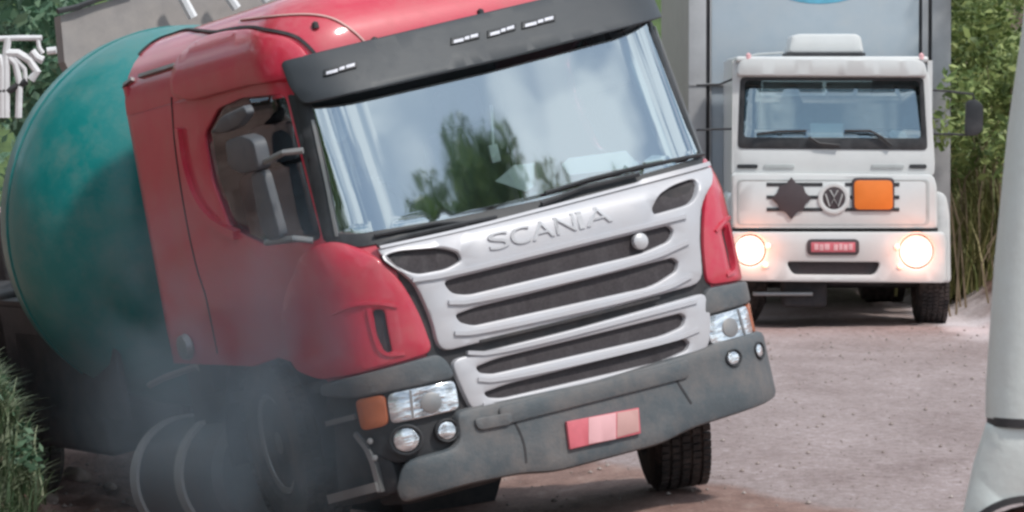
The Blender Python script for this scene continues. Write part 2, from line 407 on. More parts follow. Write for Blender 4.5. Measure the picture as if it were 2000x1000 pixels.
# ------------------------------------------------------------------ tilted red mixer truck
RM = Matrix(((.8524, -.4778, -.2124), (.4916, .8707, .0144), (.1781, -.1167, .9771)))
TM = RM.to_4x4(); TM.translation = Vector((.5749, 20.9446, -.0052 + 0.0))
truck = empty('mixer_truck', 'red concrete mixer truck tilted over into the roadside ditch with silver grille', 'truck', matrix=TM)
DEP, HW, CX, RY = 2.55, 1.262, .84, .34
plan = []
for i in range(41):
    x = CX * i / 40; plan.append((x, .02 * (x / CX) ** 2))
for i in range(1, 25):
    t = math.pi / 2 * i / 24; plan.append((CX + (HW - CX) * math.sin(t), .02 + RY * (1 - math.cos(t))))
for i in range(1, 23): plan.append((HW, .02 + RY + (DEP - .02 - RY) * i / 22))
cum = [0]
for a, b in zip(plan, plan[1:]): cum.append(cum[-1] + math.hypot(b[0] - a[0], b[1] - a[1]))
SMAX = cum[-1]
import bisect
def planp(s):
    s = min(max(s, 0), SMAX - 1e-6); i = bisect.bisect_right(cum, s) - 1; t = (s - cum[i]) / (cum[i + 1] - cum[i])
    a, b = plan[i], plan[i + 1]; dx, dy = b[0] - a[0], b[1] - a[1]; l = math.hypot(dx, dy)
    return a[0] + dx * t, a[1] + dy * t, dy / l, -dx / l
def y0f(z):
    if z < 1.68: return 0
    if z < 1.78: return .08 * (z - 1.68) / .1
    return .08 + .235 * (z - 1.78)
ZT, RT = 2.78, .42
def S(s, v_, off=0):
    sg = -1 if s < 0 else 1
    x, y, nx, ny = planp(abs(s))
    nz = 0
    if v_ <= ZT: z = v_; ins_ = 0
    else:
        t = min((v_ - ZT) / RT, math.pi / 2); z = ZT + RT * math.sin(t); ins_ = RT * (1 - math.cos(t))
        rem = max(0, v_ - ZT - RT * math.pi / 2); ins_ += rem; z += rem * .06
        nz = math.sin(t)
    k = 1 - .035 * max(0, min(v_, ZT) - 1.5) / 1.2
    y0 = y0f(min(v_, ZT)); y = y0 + y * (DEP - y0) / DEP
    x *= k
    if ins_:
        x *= max(0, (HW - ins_)) / HW; y = DEP - (DEP - y) * (DEP - y0 - ins_) / (DEP - y0)
    c = math.sqrt(1 - nz * nz); tz = .2 * (-ny) if 1.78 < v_ <= ZT else 0
    return Vector((sg * (x + nx * c * off), y + ny * c * off, z + (nz + tz) * off))
def px(*pts, s0=0., v0=1.3): return [solve(S, TM, u, v, s0, v0) for u, v in pts]
def lp(*pts): return px(*pts, s0=-1.1, v0=1.3)
def mir(p): return [(-a, b) for a, b in p]
TI = TM.inverted()
def onX(u, v, X):    # photo point on the truck-local plane x = X
    o = TI @ Vector((0, 0, CZ)); d = TI.to_3x3() @ ray(u, v); return o + d * ((X - o.x) / d.x)
def onY(u, v, Y):
    o = TI @ Vector((0, 0, CZ)); d = TI.to_3x3() @ ray(u, v); return o + d * ((Y - o.y) / d.y)

# window outlines
wsO = px((655, 470), (720, 480), (900, 448), (1050, 408), (1375, 312), (1330, 170), (1292, 52), (1287, 30), (960, 112), (690, 182), (600, 200), (625, 330))
wl = wsO
# make the windscreen symmetrical: s from the average of both sides
z_bl, z_tl = 1.79, 2.66
wsOut = [(-1.30, 1.80), (-1.12, 1.765), (-.6, 1.742), (0, 1.735), (.6, 1.742), (1.12, 1.765), (1.30, 1.80), (1.27, 2.2), (1.23, 2.66), (0, 2.66), (-1.23, 2.66), (-1.27, 2.2)]
wsIn = [(-1.235, 1.86), (-1.1, 1.835), (-.6, 1.81), (0, 1.80), (.6, 1.81), (1.1, 1.835), (1.235, 1.86), (1.20, 2.2), (1.165, 2.60), (0, 2.60), (-1.165, 2.60), (-1.20, 2.2)]
swp = px((398, 262), (425, 212), (470, 192), (556, 183), (590, 320), (628, 468), (518, 480), (448, 446), (412, 350), s0=-2.0, v0=2.0)
arch_c = solve(S, TM, 535, 865, -2.2, .8)
DZ = lambda s_: .03 + .04 * (s_ + 1.2) / 1.2
wsOut = [(a, b + (DZ(a) if b > 2.5 else 0)) for a, b in wsOut]; wsIn = [(a, b + (DZ(a) if b > 2.5 else 0)) for a, b in wsIn]
# --- cab shell with openings for windscreen and side windows
def shell_outline():
    o = [(-SMAX + .01, 1.30), (-SMAX + .01, ZT)]
    o += [(SMAX - .01, ZT), (SMAX - .01, 1.30)]
    lowR = [(2.55, 1.22), (2.2, 1.25), (1.75, 1.15), (1.5, .98), (1.25, 1.02), (.95, 1.08)]
    return [(a, b) for a, b in o] + lowR + [(-a, b) for a, b in reversed(lowR)]
so_ = shell_outline()
sh = panel('cab_shell', so_, [chaikin(resample(wsOut, .3), 1), fillet(swp, .05), fillet(mir(swp), .05)], S, RED, truck, 0, .05, .006, .14, rnd=0)
# roof: loft above ZT
mb = MB(); ss = [-SMAX + .01 + (2 * SMAX - .02) * i / 90 for i in range(91)]; vv = [ZT + RT * math.pi / 2 * i / 8 for i in range(9)] + [ZT + RT * math.pi / 2 + q for q in (.2, .4, .6, .8)]
V = [S(s, q, 0) for q in vv for s in ss]; n = len(ss)
mb.add(V, [(j * n + i, j * n + i + 1, (j + 1) * n + i + 1, (j + 1) * n + i) for j in range(len(vv) - 1) for i in range(n - 1)])
mb.build('roof', RED, truck, 50)
mb = MB(); mb.box((-1.2, DEP - .05, 1.32), (1.2, DEP - .01, 2.95)); mb.box((-.9, DEP - .049, 2.95), (.9, DEP - .015, 3.12)); mb.build('rear_wall', RED, truck)
# door-arch side bulge over the side window
ar = px((230, 98), (247, 83), (290, 69), (345, 62), (411, 67), (450, 58), (502, 52), (572, 65), (607, 94), (621, 114), s0=-2.2, v0=2.8)
ar2 = px((350, 130), (380, 165), (345, 190), s0=-2.2, v0=2.8)
bulge = px((352, 122), (385, 90), (415, 75), (450, 66), (502, 60), (568, 74), (600, 100), (612, 130), (600, 152), (500, 165), (385, 195), (345, 190), s0=-2.2, v0=2.8)
panel('roof_side_fairing', bulge, [], S, RED, truck, .05, .07, .03, .08, rnd=2, seg=.05)
strip('roof_seam', ar, .018, S, CHASS, truck, .012, .02)
strip('roof_seam', px((470, 40), (560, 28), (640, 30), (690, 60), (712, 82), s0=-1.6, v0=2.95), .010, S, PINKG, truck, .008, .01)
strip('rain_gutter', px((222, 168), (262, 155), s0=-2.8, v0=2.7), .02, S, STEEL, truck, .02, .03)
strip('rain_gutter', px((275, 150), (345, 128), s0=-2.4, v0=2.7), .02, S, STEEL, truck, .02, .03)
# creases and door seams on the side
strip('door_crease', px((352, 250), (358, 300), (370, 355), (392, 405), (425, 440), (465, 458), s0=-2.3, v0=2.0), .05, S, RED, truck, .03, .05)
strip('door_seam', px((335, 190), (342, 300), (372, 480), (408, 600), (425, 690), s0=-2.3, v0=1.9), .014, S, CHASS, truck, .003, .01)
strip('door_seam', px((575, 190), (612, 340), (648, 475), s0=-1.6, v0=2.0), .014, S, CHASS, truck, .003, .01)
MB().lathe([(-.03, .05), (-.005, .078), (.03, .07), (.04, 0)], TM.inverted() @ Matrix.Translation(TM @ S(*solve(S, TM, 370, 676, -2.7, 1.4), .02)) @ TM.to_3x3().to_4x4() @ Matrix.Rotation(math.pi, 4, 'Z'), 24).build('filler_cap', STEEL, truck)
# --- windscreen
panel('windscreen_gasket', wsOut, [wsIn], S, BLACKP, truck, .012, .04, .004, .1, rnd=1)
panel('windscreen', wsIn, [], S, GLASS, truck, .004, .006, .001, .06, rnd=1, back=False)
panel('side_window', swp, [], S, SGLASS, truck, -.015, .006, .001, .15, back=False, r=.05)
panel('side_window', mir(swp), [], S, SGLASS, truck, -.015, .006, .001, .15, back=False)
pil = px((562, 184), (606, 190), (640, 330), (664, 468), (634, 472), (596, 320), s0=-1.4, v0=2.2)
panel('pillar_shade_panel', pil, [], S, BLACKP, truck, .010, .03, .006, .1, r=.02)  # dark panel over the red pillar, its shade put into the colour
panel('pillar_shade_panel', mir(pil), [], S, BLACKP, truck, .010, .03, .006, .1, r=.02)
# pillar trim: bright strips stand in for the reflection on its rubber
strip('pillar_trim_glint', px((612, 235), (636, 340), (660, 462), s0=-1.3, v0=2.2), .016, S, STEEL, truck, .02, .02)
strip('pillar_trim_glint', [(1.255, 2.62), (1.29, 2.2), (1.315, 1.82)], .03, S, STEEL, truck, .02, .02)
# --- sun visor
vt = px((575, 137), (640, 127), (800, 90), (960, 50), (1150, 4), s0=-1., v0=2.75)
visO = [(-1.24, 2.80), (-1.15, 2.80), (-.6, 2.80), (0, 2.80), (.6, 2.80), (1.2, 2.80), (1.35, 2.80), (1.37, 2.66), (1.33, 2.545), (.8, 2.535), (0, 2.525), (-.8, 2.535), (-1.22, 2.545), (-1.25, 2.66)]
visO = [(a, b + DZ(a)) for a, b in visO]
def SV(s, v_, off=0):
    x, y, nx, ny = planp(abs(s)); sg = -1 if s < 0 else 1
    y0 = .08 + .235 * (v_ - 1.78); k = max(0, min(1, (2.82 + DZ(s) - v_) / .28))
    return Vector((sg * (x * .965 + nx * off), y0 + y * (DEP - y0) / DEP + ny * off - .09 * k * max(.35, -ny), v_ + .12 * off))
panel('sun_visor', visO, [], SV, VISM, truck, .05, .045, .008, .07, rnd=1, r=.03)
for u0, v0_, u1, v1 in ((872, 86, 928, 74), (943, 72, 998, 58), (1010, 55, 1075, 40), (632, 146, 690, 131)):
    q = [solve(SV, TM, a, b, -.3, 2.65) for a, b in ((u0, v0_ - 7), (u1, v1 - 6), (u1, v1 + 5), (u0, v0_ + 6))]
    b_ = panel('badge_plate', q, [], SV, BLACKP, truck, .062, .012, .002, .2, rnd=0)
    du, dv = u1 - u0, v1 - v0_
    for a0, a1, o0 in ((.08, .42, 2), (.46, .62, 0), (.66, .92, -1)):
        q = [solve(SV, TM, u0 + du * a, v0_ + dv * a + o0 + d, -.3, 2.65) for a, d in ((a0, -3), (a1, -3.4), (a1, 3), (a0, 3))]
        panel('badge_letter', q, [], SV, BADGE, b_, .066, .006, .001, .2, rnd=0)
for u, v_ in ((617, 55), (733, 85), (940, 30)):
    c = S(*solve(S, TM, u, v_, -.8, 3.0), .0); MB().lathe([(0, .02), (.03, .018), (.04, 0)], Matrix.Translation(c) @ Matrix.Rotation(-math.pi / 2, 4, 'Y') , 12).build('roof_bolt', CHASS, truck)
# --- upper grille (bonnet flap) and lower grille
def sym(l):  return [(-(abs(a)), b) for a, b in l]
ugo = px((728, 486), (800, 470), (1050, 412), (1375, 326), (1360, 395), (1358, 470), (1368, 553), (1110, 624), (852, 690), (838, 625), (806, 553), (764, 522), v0=1.5)
ts1 = px((745, 501), (775, 491), (855, 485), (888, 494), (896, 509), (868, 526), (808, 537), (778, 524), v0=1.6)
ts2 = px((1266, 410), (1278, 384), (1306, 364), (1352, 348), (1348, 398), (1300, 412), (1270, 420), v0=1.6)
s1 = px((860, 552), (880, 545), (1298, 442), (1308, 452), (1300, 472), (1244, 497), (908, 577), (876, 574), v0=1.5)
s2 = px((883, 616), (920, 602), (1306, 505), (1317, 512), (1314, 530), (1268, 560), (918, 637), (892, 630), v0=1.3)
ug = panel('bonnet_panel', ugo, [ts1, ts2, s1, s2], S, SILVER, truck, .045, .06, .014, .12, rnd=2, seg=.03)
lgo = px((872, 704), (1110, 645), (1370, 572), (1380, 610), (1378, 676), (1350, 704), (1150, 762), (950, 806), (915, 802), (893, 755), v0=1.)
s3 = px((922, 718), (960, 702), (1322, 613), (1331, 620), (1326, 638), (1288, 656), (955, 731), (930, 729), v0=1.)
s4 = px((938, 768), (980, 752), (1330, 663), (1338, 670), (1334, 684), (1286, 706), (975, 778), (946, 777), v0=.9)
lg = panel('lower_grille', lgo, [s3, s4], S, SILVER, truck, .05, .07, .014, .12, rnd=2, seg=.03)
# raised lips (bright slat edges) and mesh behind
def lip(pts, par, wd=.022, pr=.062): strip('slat_edge', px(*pts, v0=1.3), wd, S, SILVER, par, pr, .03)
lip(((800, 548), (862, 540), (1100, 480), (1330, 424)), ug); lip(((868, 592), (915, 592), (1250, 513), (1335, 474)), ug)
lip(((880, 652), (925, 652), (1280, 572), (1340, 540)), ug); lip(((905, 690), (960, 692), (1350, 590)), lg)
lip(((925, 742), (965, 745), (1300, 668), (1355, 645)), lg); lip(((935, 792), (985, 792), (1300, 720), (1360, 690)), lg)
lip(((740, 483), (900, 449), (1050, 410), (1370, 324)), ug, .016, .055)
strip('panel_gap', px((930, 668), (1100, 628), (1280, 582), v0=1.2), .016, S, CHASS, ug, .049, .006)
for nm, sl_ in (('grille_mesh', ts1), ('grille_mesh', ts2), ('grille_mesh', s1), ('grille_mesh', s2), ('grille_mesh', s3), ('grille_mesh', s4)):
    g = panel(nm, [(a * 1.0, b) for a, b in inset(sl_ if area(sl_) > 0 else sl_[::-1], -.02)], [], S, MESHG, ug if sl_ in (ts1, ts2, s1, s2) else lg, .015, .02, .002, .2)
    a0 = min(a for a, b in sl_) + .03; a1 = max(a for a, b in sl_) - .03
    bm_ = sum(b for a, b in sl_) / len(sl_)
panel('front_backing', [(-.9, .75), (.9, .75), (.92, 1.2), (1.0, 1.7), (-1.0, 1.7), (-.92, 1.2)], [], S, CHASS, truck, .008, .02, .002, .25, rnd=0)
# round badge
c = S(*solve(S, TM, 1241, 473, .6, 1.5), .05)
MB().lathe([(-.02, .045), (.012, .045), (.022, .03), (.024, 0)], Matrix.Translation(c) @ Matrix.Rotation(-math.pi / 2, 4, 'Z'), 20).build('round_emblem', EMBOSS, ug)
# SCANIA lettering
def text_on(txt, p0, p1, height, sf, M, m, parent, proud, depth, name='lettering', guess=(0, 1.6), font_scale=1.0):
    cu = bpy.data.curves.new(name, 'FONT'); cu.body = txt; cu.extrude = 0; cu.align_x = 'LEFT'
    ob = bpy.data.objects.new(name, cu); COL.objects.link(ob); dg = bpy.context.evaluated_depsgraph_get()
    me = bpy.data.meshes.new_from_object(ob.evaluated_get(dg)); bpy.data.objects.remove(ob)
    xs = [q.co.x for q in me.vertices]; ysx = [q.co.y for q in me.vertices]; x0, x1, ya, yb = min(xs), max(xs), min(ysx), max(ysx)
    a = solve(sf, M, *p0, *guess); b = solve(sf, M, *p1, *guess); dx = Vector((b[0] - a[0], b[1] - a[1])); L_ = dx.length; e = dx / L_; n = Vector((-e.y, e.x))
    bm = bmesh.new(); bm.from_mesh(me)
    bmesh.ops.remove_doubles(bm, verts=bm.verts, dist=1e-5)
    r = bmesh.ops.extrude_face_region(bm, geom=list(bm.faces)); top = {g for g in r['geom'] if isinstance(g, bmesh.types.BMVert)}
    for q in bm.verts:
        s_ = (q.co.x - x0) / (x1 - x0) * L_; h = (q.co.y - ya) / (yb - ya) * height
        w2 = Vector(a) + e * s_ + n * h; q.co = sf(w2.x, w2.y, proud if q in top else proud - depth)
    bmesh.ops.recalc_face_normals(bm, faces=bm.faces); bm.to_mesh(me); bm.free(); me.materials.clear(); me.materials.append(m); me.name = name
    o = bpy.data.objects.new(name, me); COL.objects.link(o); o.parent = parent; return o
ip = [('S', 950, 990, 492), ('C', 993, 1030, 482), ('A', 1033, 1076, 472), ('N', 1080, 1119, 460), ('I', 1124, 1134, 449), ('A', 1138, 1188, 445)]
for ch, ua, ub, vb in ip:
    text_on(ch, (ua, vb), (ub, vb - (ub - ua) * .25), .095, S, TM, EMBOSS, ug, .0545, .016, 'embossed_letter')
# --- red corner panels
cpo = px((565, 560), (590, 500), (620, 478), (655, 470), (700, 482), (745, 508), (785, 552), (818, 612), (845, 688), (800, 703), (700, 731), (632, 742), (580, 722), (552, 640), s0=-1.3, v0=1.4)
cph = px((728, 605), (750, 604), (757, 645), (766, 687), (752, 689), (736, 655), s0=-1., v0=1.3)
for sg, po, ph in ((-1, cpo, cph), (1, mir(cpo), mir(cph))):
    cp = panel('corner_panel', po, [ph], S, RED, truck, .03, .06, .02, .08, rnd=2, seg=.035)
    panel('air_slot', inset(ph if area(ph) > 0 else ph[::-1], -.03), [], S, CHASS, cp, .006, .02, .002, .2)
    lp_ = px((655, 612), (690, 594), (735, 590), (775, 598), s0=-1.1, v0=1.35); l2 = px((722, 602), (732, 650), (748, 694), (790, 690), s0=-1.1, v0=1.3)
    for q in (lp_, l2): strip('raised_lip', q if sg < 0 else mir(q), .018, S, RED, cp, .040, .03)
# --- headlamp surrounds, headlamps, fog lamps
hb = px((640, 748), (700, 733), (848, 692), (868, 706), (884, 738), (700, 775), (640, 770), s0=-1.2, v0=1.05)
hl = px((758, 768), (882, 742), (892, 800), (766, 828), s0=-1., v0=.95)
am = px((702, 778), (754, 768), (763, 829), (715, 840), s0=-1.2, v0=.95)
hous = px((640, 745), (690, 735), (846, 692), (872, 704), (893, 752), (900, 810), (900, 880), (775, 905), (722, 880), (700, 840), (640, 800), s0=-1.1, v0=.9)
for sg in (-1, 1):
    T_ = (lambda p: p) if sg < 0 else mir
    hp = panel('headlamp_housing', T_(hous), [], S, BLACKP, truck, .012, .05, .01, .1, rnd=1)
    panel('headlamp_brow', T_(hb), [], S, BUMP, truck, .05, .05, .014, .1, rnd=1)
    h = panel('headlamp', T_(hl), [], S, LENS, truck, .045, .05, .01, .08, rnd=1)
    strip('lamp_divider', T_(px((800, 762), (806, 816), s0=-1., v0=.95)), .012, S, STEEL, h, .05, .01)
    panel('bulb_reflector', ngon(*T_([solve(S, TM, 838, 786, -1, .9)])[0], .055), [], S, STEEL, h, .052, .01, .004, .1, rnd=0)
    panel('indicator_lamp', T_(am), [], S, AMBER, truck, .042, .05, .008, .08, rnd=1)
    for (u, v_, r) in ((868, 841, .058 if sg < 0 else .045), (795, 858, .076 if sg < 0 else .045)):
        a, b = T_([solve(S, TM, u, v_, -1, .7)])[0]
        rg = panel('fog_lamp', ngon(a, b, r * .86), [], S, LENS, truck, .088 if sg > 0 else .05, .05, .012, .1, rnd=0)
        panel('lamp_bezel', ngon(a, b, r * 1.12), [ngon(a, b, r * .9)], S, BLACKP, rg, .092 if sg > 0 else .054, .05, .006, .1, rnd=0)
# --- bumper
bo = px((775, 902), (890, 878), (898, 812), (940, 814), (1150, 768), (1378, 695), s0=0, v0=.7)
ex = mir(px((900, 812), (895, 822), (715, 858), (700, 880), s0=-1.1, v0=.75))
hm = solve(S, TM, 895, 815, -.9, .75)
bpoly = [(-1.16, .60), (-.86, .615), (-.86, .80), (-.72, .80), (0, .775), (.72, .80), (.86, .815), (1.2, .81), (1.42, .80), (1.5, .72), (1.5, .48), (1.38, .42), (.9, .40), (.55, .385), (.35, .345), (-.35, .345), (-.55, .385), (-.9, .40), (-1.2, .38), (-1.22, .45)]
bmp = panel('bumper', bpoly, [], S, BUMP, truck, .08, .14, .035, .1, rnd=2, seg=.05)
panel('bumper_step', [(-.62, .765), (-.60, .665), (.60, .665), (.62, .765)], [], S, BUMP, bmp, .098, .03, .01, .2, rnd=1)
strip('bumper_seam', px((985, 812), (1010, 860), (1015, 905), v0=.6), .012, S, CHASS, bmp, .083, .01)
strip('bumper_seam', px((1300, 735), (1335, 790), v0=.6), .012, S, CHASS, bmp, .083, .01)
for q in ((px((910, 820), (985, 806), (985, 830), (920, 842), v0=.7)),): panel('bracket', q, [], S, BUMP, bmp, .10, .03, .006, .2, rnd=1)
# number plate
pl = px((1089, 825), (1229, 798), (1233, 848), (1096, 879), v0=.5)
nplate = panel('number_plate', pl, [], S, PLATER, truck, .105, .02, .004, .2, rnd=0)
panel('plate_print', px((1131, 818), (1184, 808), (1184, 859), (1131, 869), v0=.5), [], S, PINK, nplate, .108, .006, .001, .3, rnd=0)
panel('plate_print', px((1186, 808), (1227, 801), (1229, 844), (1186, 856), v0=.5), [], S, PINKG, nplate, .108, .006, .001, .3, rnd=0)
# --- wipers
for pp in (((730, 462), (850, 440), (905, 436), (965, 424)), ((1060, 380), (1150, 352), (1240, 330), (1365, 305))):
    q = px(*pp, v0=1.85); pts = [S(a, b, .03) for a, b in resample(q, .1, False)]
    wp = MB().tube(pts, .011, 6).build('wiper', BLACKP, truck)
q = px((735, 480), (800, 460), (905, 437), v0=1.85)
MB().tube([S(a, b, .045) for a, b in q], .014, 6).build('wiper_arm', BLACKP, truck)
q = px((1050, 400), (1130, 372), (1240, 345), v0=1.85)
MB().tube([S(a, b, .045) for a, b in q], .014, 6).build('wiper_arm', BLACKP, truck)
# --- interior
mb = MB(); mb.box((-1.15, .30, 1.15), (1.15, .75, 1.78), bev=.05); mb.build('dashboard', INTER, truck)
mb = MB(); mb.box((-1.15, 2.3, 1.1), (1.15, 2.45, 2.7)); mb.build('inner_rear_wall', INTER, truck)
mb = MB(); mb.box((-1.17, .15, 1.02), (1.17, 2.4, 1.08)); mb.build('cab_floor', INTER, truck)
for X in (-.62, .62):
    mb = MB(); mb.box((X - .27, 1.35, 1.5), (X + .27, 1.9, 1.65), bev=.05); mb.box((X - .26, 1.82, 1.6), (X + .26, 2.0, 2.3), bev=.07)
    st = mb.build('cab_seat', SEAT, truck); MB().box((X - .15, 1.84, 2.32), (X + .15, 1.96, 2.55), bev=.05).build('headrest', SEAT, st)
mbs = MB(); ring = [Vector((-.6 + .24 * math.cos(t), .85 + .1 * math.sin(t), 1.92 + .2 * math.sin(t))) for t in [2 * math.pi * k / 20 for k in range(21)]]
mbs.tube(ring, .016, 6).build('steering_wheel', BLACKP, truck)
def inner_plate(name, pts, X, m, th=.06):
    P = [onX(u, v, X) for u, v in pts]; n = len(P); Q = [p + Vector((th, 0, 0)) for p in P]
    return link(name, P + Q, [tuple(range(n)), tuple(range(2 * n - 1, n - 1, -1))] + [(i, (i + 1) % n, n + (i + 1) % n, n + i) for i in range(n)], m, truck, 40)
def pc(*p): return chaikin(list(p), 2)
MGREY = mat('grey_mirror_housing', (.09, .10, .115), .55, var=.08, dust=DUSTC, dustamt=.2)
def mirror_solid(name, pts, X, th, m):
    P = [onX(u, v, X) for u, v in pts]; P = [(p.y, p.z) for p in P]
    return panel(name, P, [], lambda a, b, off=0: Vector((X - off, a, b)), m, truck, 0, th, .02, .1, r=.05)
mirror_solid('wide_angle_mirror', [(408, 262), (428, 228), (474, 206), (482, 222), (466, 246), (438, 260)], -1.40, .05, MGREY)
mirror_solid('mirror_housing', [(436, 276), (470, 264), (494, 274), (506, 332), (470, 342), (444, 328)], -1.40, .08, MGREY)
mirror_solid('mirror_housing', [(486, 338), (512, 332), (548, 464), (522, 474), (504, 440)], -1.38, .05, MGREY)
MB().tube([onX(500, 325, -1.36), onX(555, 298, -1.34), onX(592, 294, -1.26)], .018, 8).build('mirror_arm', STEEL, truck)
MB().tube([onX(520, 474, -1.36), onX(575, 466, -1.34), onX(612, 470, -1.26)], .018, 8).build('mirror_arm', STEEL, truck)
def dash_sheet(name, pts, Y, m=PAPER):
    P = [onY(u, v, Y) for u, v in pts]; n = len(P); Q = [p + Vector((0, .006, 0)) for p in P]
    return link(name, P + Q, [tuple(range(n)), tuple(range(2 * n - 1, n - 1, -1))] + [(i, (i + 1) % n, n + (i + 1) % n, n + i) for i in range(n)], m, None, 40)
def place(o):
    o.matrix_world = TM; return o
tag(place(dash_sheet('card', [(968, 354), (1005, 322), (1044, 318), (1042, 366), (1026, 374)], .26)), 'white triangular card standing behind the windscreen of the tilted truck', 'card')
tag(place(dash_sheet('paper_sheet', [(1098, 322), (1112, 308), (1222, 294), (1252, 326), (1112, 342)], .28)), 'wide white paper lying on the dashboard of the tilted truck', 'paper')
tag(place(dash_sheet('paper_sheet', [(1258, 314), (1275, 303), (1300, 304), (1302, 318), (1268, 326)], .30)), 'small white paper at the windscreen corner beside the wide one', 'paper')
orn = MB(); orn.tube([onY(959, 205, .42), onY(963, 285, .42)], .009, 6); a = onY(965, 300, .42); orn.box((a.x - .03, a.y - .012, a.z - .05), (a.x + .03, a.y + .012, a.z + .05), bev=.006)
tag(place(orn.build('hanging_ornament', PAPER)), 'pale ornament hanging on a cord behind the windscreen centre', 'ornament')
panel('inner_mirror', px((640, 262), (650, 210), (672, 198), (690, 210), (684, 260), (660, 276), s0=-1.1, v0=2.5), [], S, SEAT, truck, -.10, .03, .006, .1)
panel('inner_pillar', px((610, 205), (692, 195), (688, 300), (722, 462), (662, 462), s0=-1.1, v0=2.2), [], S, INTER, truck, -.14, .03, .006, .1)
panel('inner_pillar', [(1.20, 2.60), (1.06, 2.60), (1.07, 2.2), (1.10, 1.84), (1.24, 1.84)], [], S, WGREY, truck, -.14, .03, .006, .1)

# --- wheels
def wheel(parent, X, Y, Z, R_=.53, wd=.32, steer=0, outer=-1, tilt=0, pre=None, nuts=False):
    M = (pre or Matrix()) @ Matrix.Translation((X, Y, Z)) @ Matrix.Rotation(steer, 4, 'Z') @ Matrix.Rotation(tilt, 4, 'Y') @ (Matrix.Rotation(math.pi, 4, 'Z') if outer < 0 else Matrix())
    h = wd / 2
    e = bpy.data.objects.new('wheel', None); COL.objects.link(e); e.parent = parent
    mb = MB(); mb.lathe([(-h * .75, R_ * .56), (-h * .98, R_ * .62), (-h, R_ * .8), (-h * .92, R_ * .94), (-h * .78, R_ * .985), (-h * .5, R_), (h * .5, R_), (h * .78, R_ * .985), (h * .92, R_ * .94), (h, R_ * .8), (h * .98, R_ * .62), (h * .75, R_ * .56)], M, 64)
    # tread ribs
    for k in range(5):
        a = -h * .72 + k * h * .36
        n_ = 64
        for j in range(n_):
            t0 = 2 * math.pi * (j + .1 + .25 * (k % 2)) / n_; t1 = 2 * math.pi * (j + .82 + .25 * (k % 2)) / n_
            v = [M @ Vector((a + da, r * math.cos(t), r * math.sin(t))) for r in (R_ - .01, R_ + .014) for da in (-.0, h * .26) for t in (t0, t1)]
            mb.add(v, [(0, 1, 3, 2), (4, 6, 7, 5), (0, 4, 5, 1), (2, 3, 7, 6), (0, 2, 6, 4), (1, 5, 7, 3)])
    mb.build('tyre', TYRE, e, 30)
    MB().lathe([(h * .70, R_ * .57), (h * .85, R_ * .56), (h * .8, R_ * .50), (h * .2, R_ * .44), (h * .1, R_ * .28), (h * .6, R_ * .22), (h * .75, R_ * .12), (h * .8, 0)], M, 40).build('rim', STEEL, e, 30)
    if nuts:
        for k in range(10):
            t = 2 * math.pi * k / 10; MB().lathe([(h * .1, .02), (h * .5, .02), (h * .52, 0)], M @ Matrix.Translation((0, R_ * .36 * math.cos(t), R_ * .36 * math.sin(t))), 8).build('wheel_nut', STEEL, e, 30)
    return e
wc = onX(535, 868, -1.2)
RX = Matrix.Translation((0, 1.4, .6)) @ Matrix.Rotation(math.radians(6.0), 4, 'X') @ Matrix.Translation((0, -1.4, -.6))   # the frame sits level behind the lifted cab
wheel(truck, -1.05, wc.y - .02, wc.z, .52, .32, math.radians(-8), nuts=True)
wheel(truck, 1.15, 1.15, .50, .53, .34, math.radians(-23), 1, math.radians(5))
for Y in (6.2, 7.6):
    wheel(truck, -1.0, Y, .5, .53, .5, 0, -1, pre=RX); wheel(truck, 1.0, Y, .5, .53, .5, 0, 1, pre=RX)
def rx(o): o.data.transform(RX); return o
mb = MB()
for X in (-.42, .42): mb.box((X - .05, .35, .75), (X + .05, 8.8, 1.05), bev=.01)
for Y in (.5, 2.4, 4.2, 6.2, 7.6): mb.box((-.42, Y - .05, .8), (.42, Y + .05, 1.0))
rx(mb.build('chassis_frame', CHASS, truck))
MB().tube([(-.95, 1.4, .62), (-.4, 1.3, .5), (.4, 1.2, .5), (.95, 1.15, .5)], .07, 10).build('axle', CHASS, truck)
for Y, Z in ((6.2, .5), (7.6, .5)):
    rx(MB().tube([(-.95, Y, Z), (-.4, Y, Z - .06), (.4, Y, Z - .06), (.95, Y, Z)], .07, 10).build('axle', CHASS, truck))
mb = MB(); mb.box((-.4, .6, .55), (.4, 1.9, 1.05), bev=.06); mb.build('engine_sump', CHASS, truck)
# wheel arch liner + steps at the left front corner
M_ = Matrix.Translation((-1.0, wc.y, wc.z))
mb = MB()
for sgx, yy, zz in ((-1, wc.y, wc.z), (1, 1.35, .55)):
    v = []; nn = 14
    for i in range(nn + 1):
        t = math.radians(-10 + 200 * i / nn)
        for xx in (-1.2, -.6):
            for rr in (.60, .62): v.append((xx if sgx < 0 else -xx, yy + rr * math.cos(t), zz + rr * math.sin(t)))
    f = []
    for i in range(nn):
        a = i * 4; b = a + 4
        f += [(a, a + 2, b + 2, b), (a + 1, b + 1, b + 3, a + 3), (a, b, b + 1, a + 1), (a + 2, a + 3, b + 3, b + 2)]
    MB().add(v, f).build('wheel_arch', CHASS, truck, 50)
def onS(u, v, off=0, g=(-1.4, .7)): return S(*solve(S, TM, u, v, *g), off)
stp = MB()
stO = px((648, 800), (700, 790), (715, 845), (740, 880), (770, 905), (782, 960), (700, 985), (660, 990), s0=-1.4, v0=.7)
sp_ = panel('entry_step', stO, [], S, CHASS, truck, .0, .1, .02, .1, rnd=1)
strip('step_edge', px((655, 972), (745, 948), s0=-1.5, v0=.4), .05, S, STEEL, sp_, .05, .06)
strip('step_edge', px((645, 826), (700, 812), s0=-1.5, v0=.8), .03, S, STEEL, sp_, .03, .04)
strip('step_bracket', px((700, 845), (728, 880), (748, 960), s0=-1.4, v0=.7), .03, S, STEEL, sp_, .03, .04)
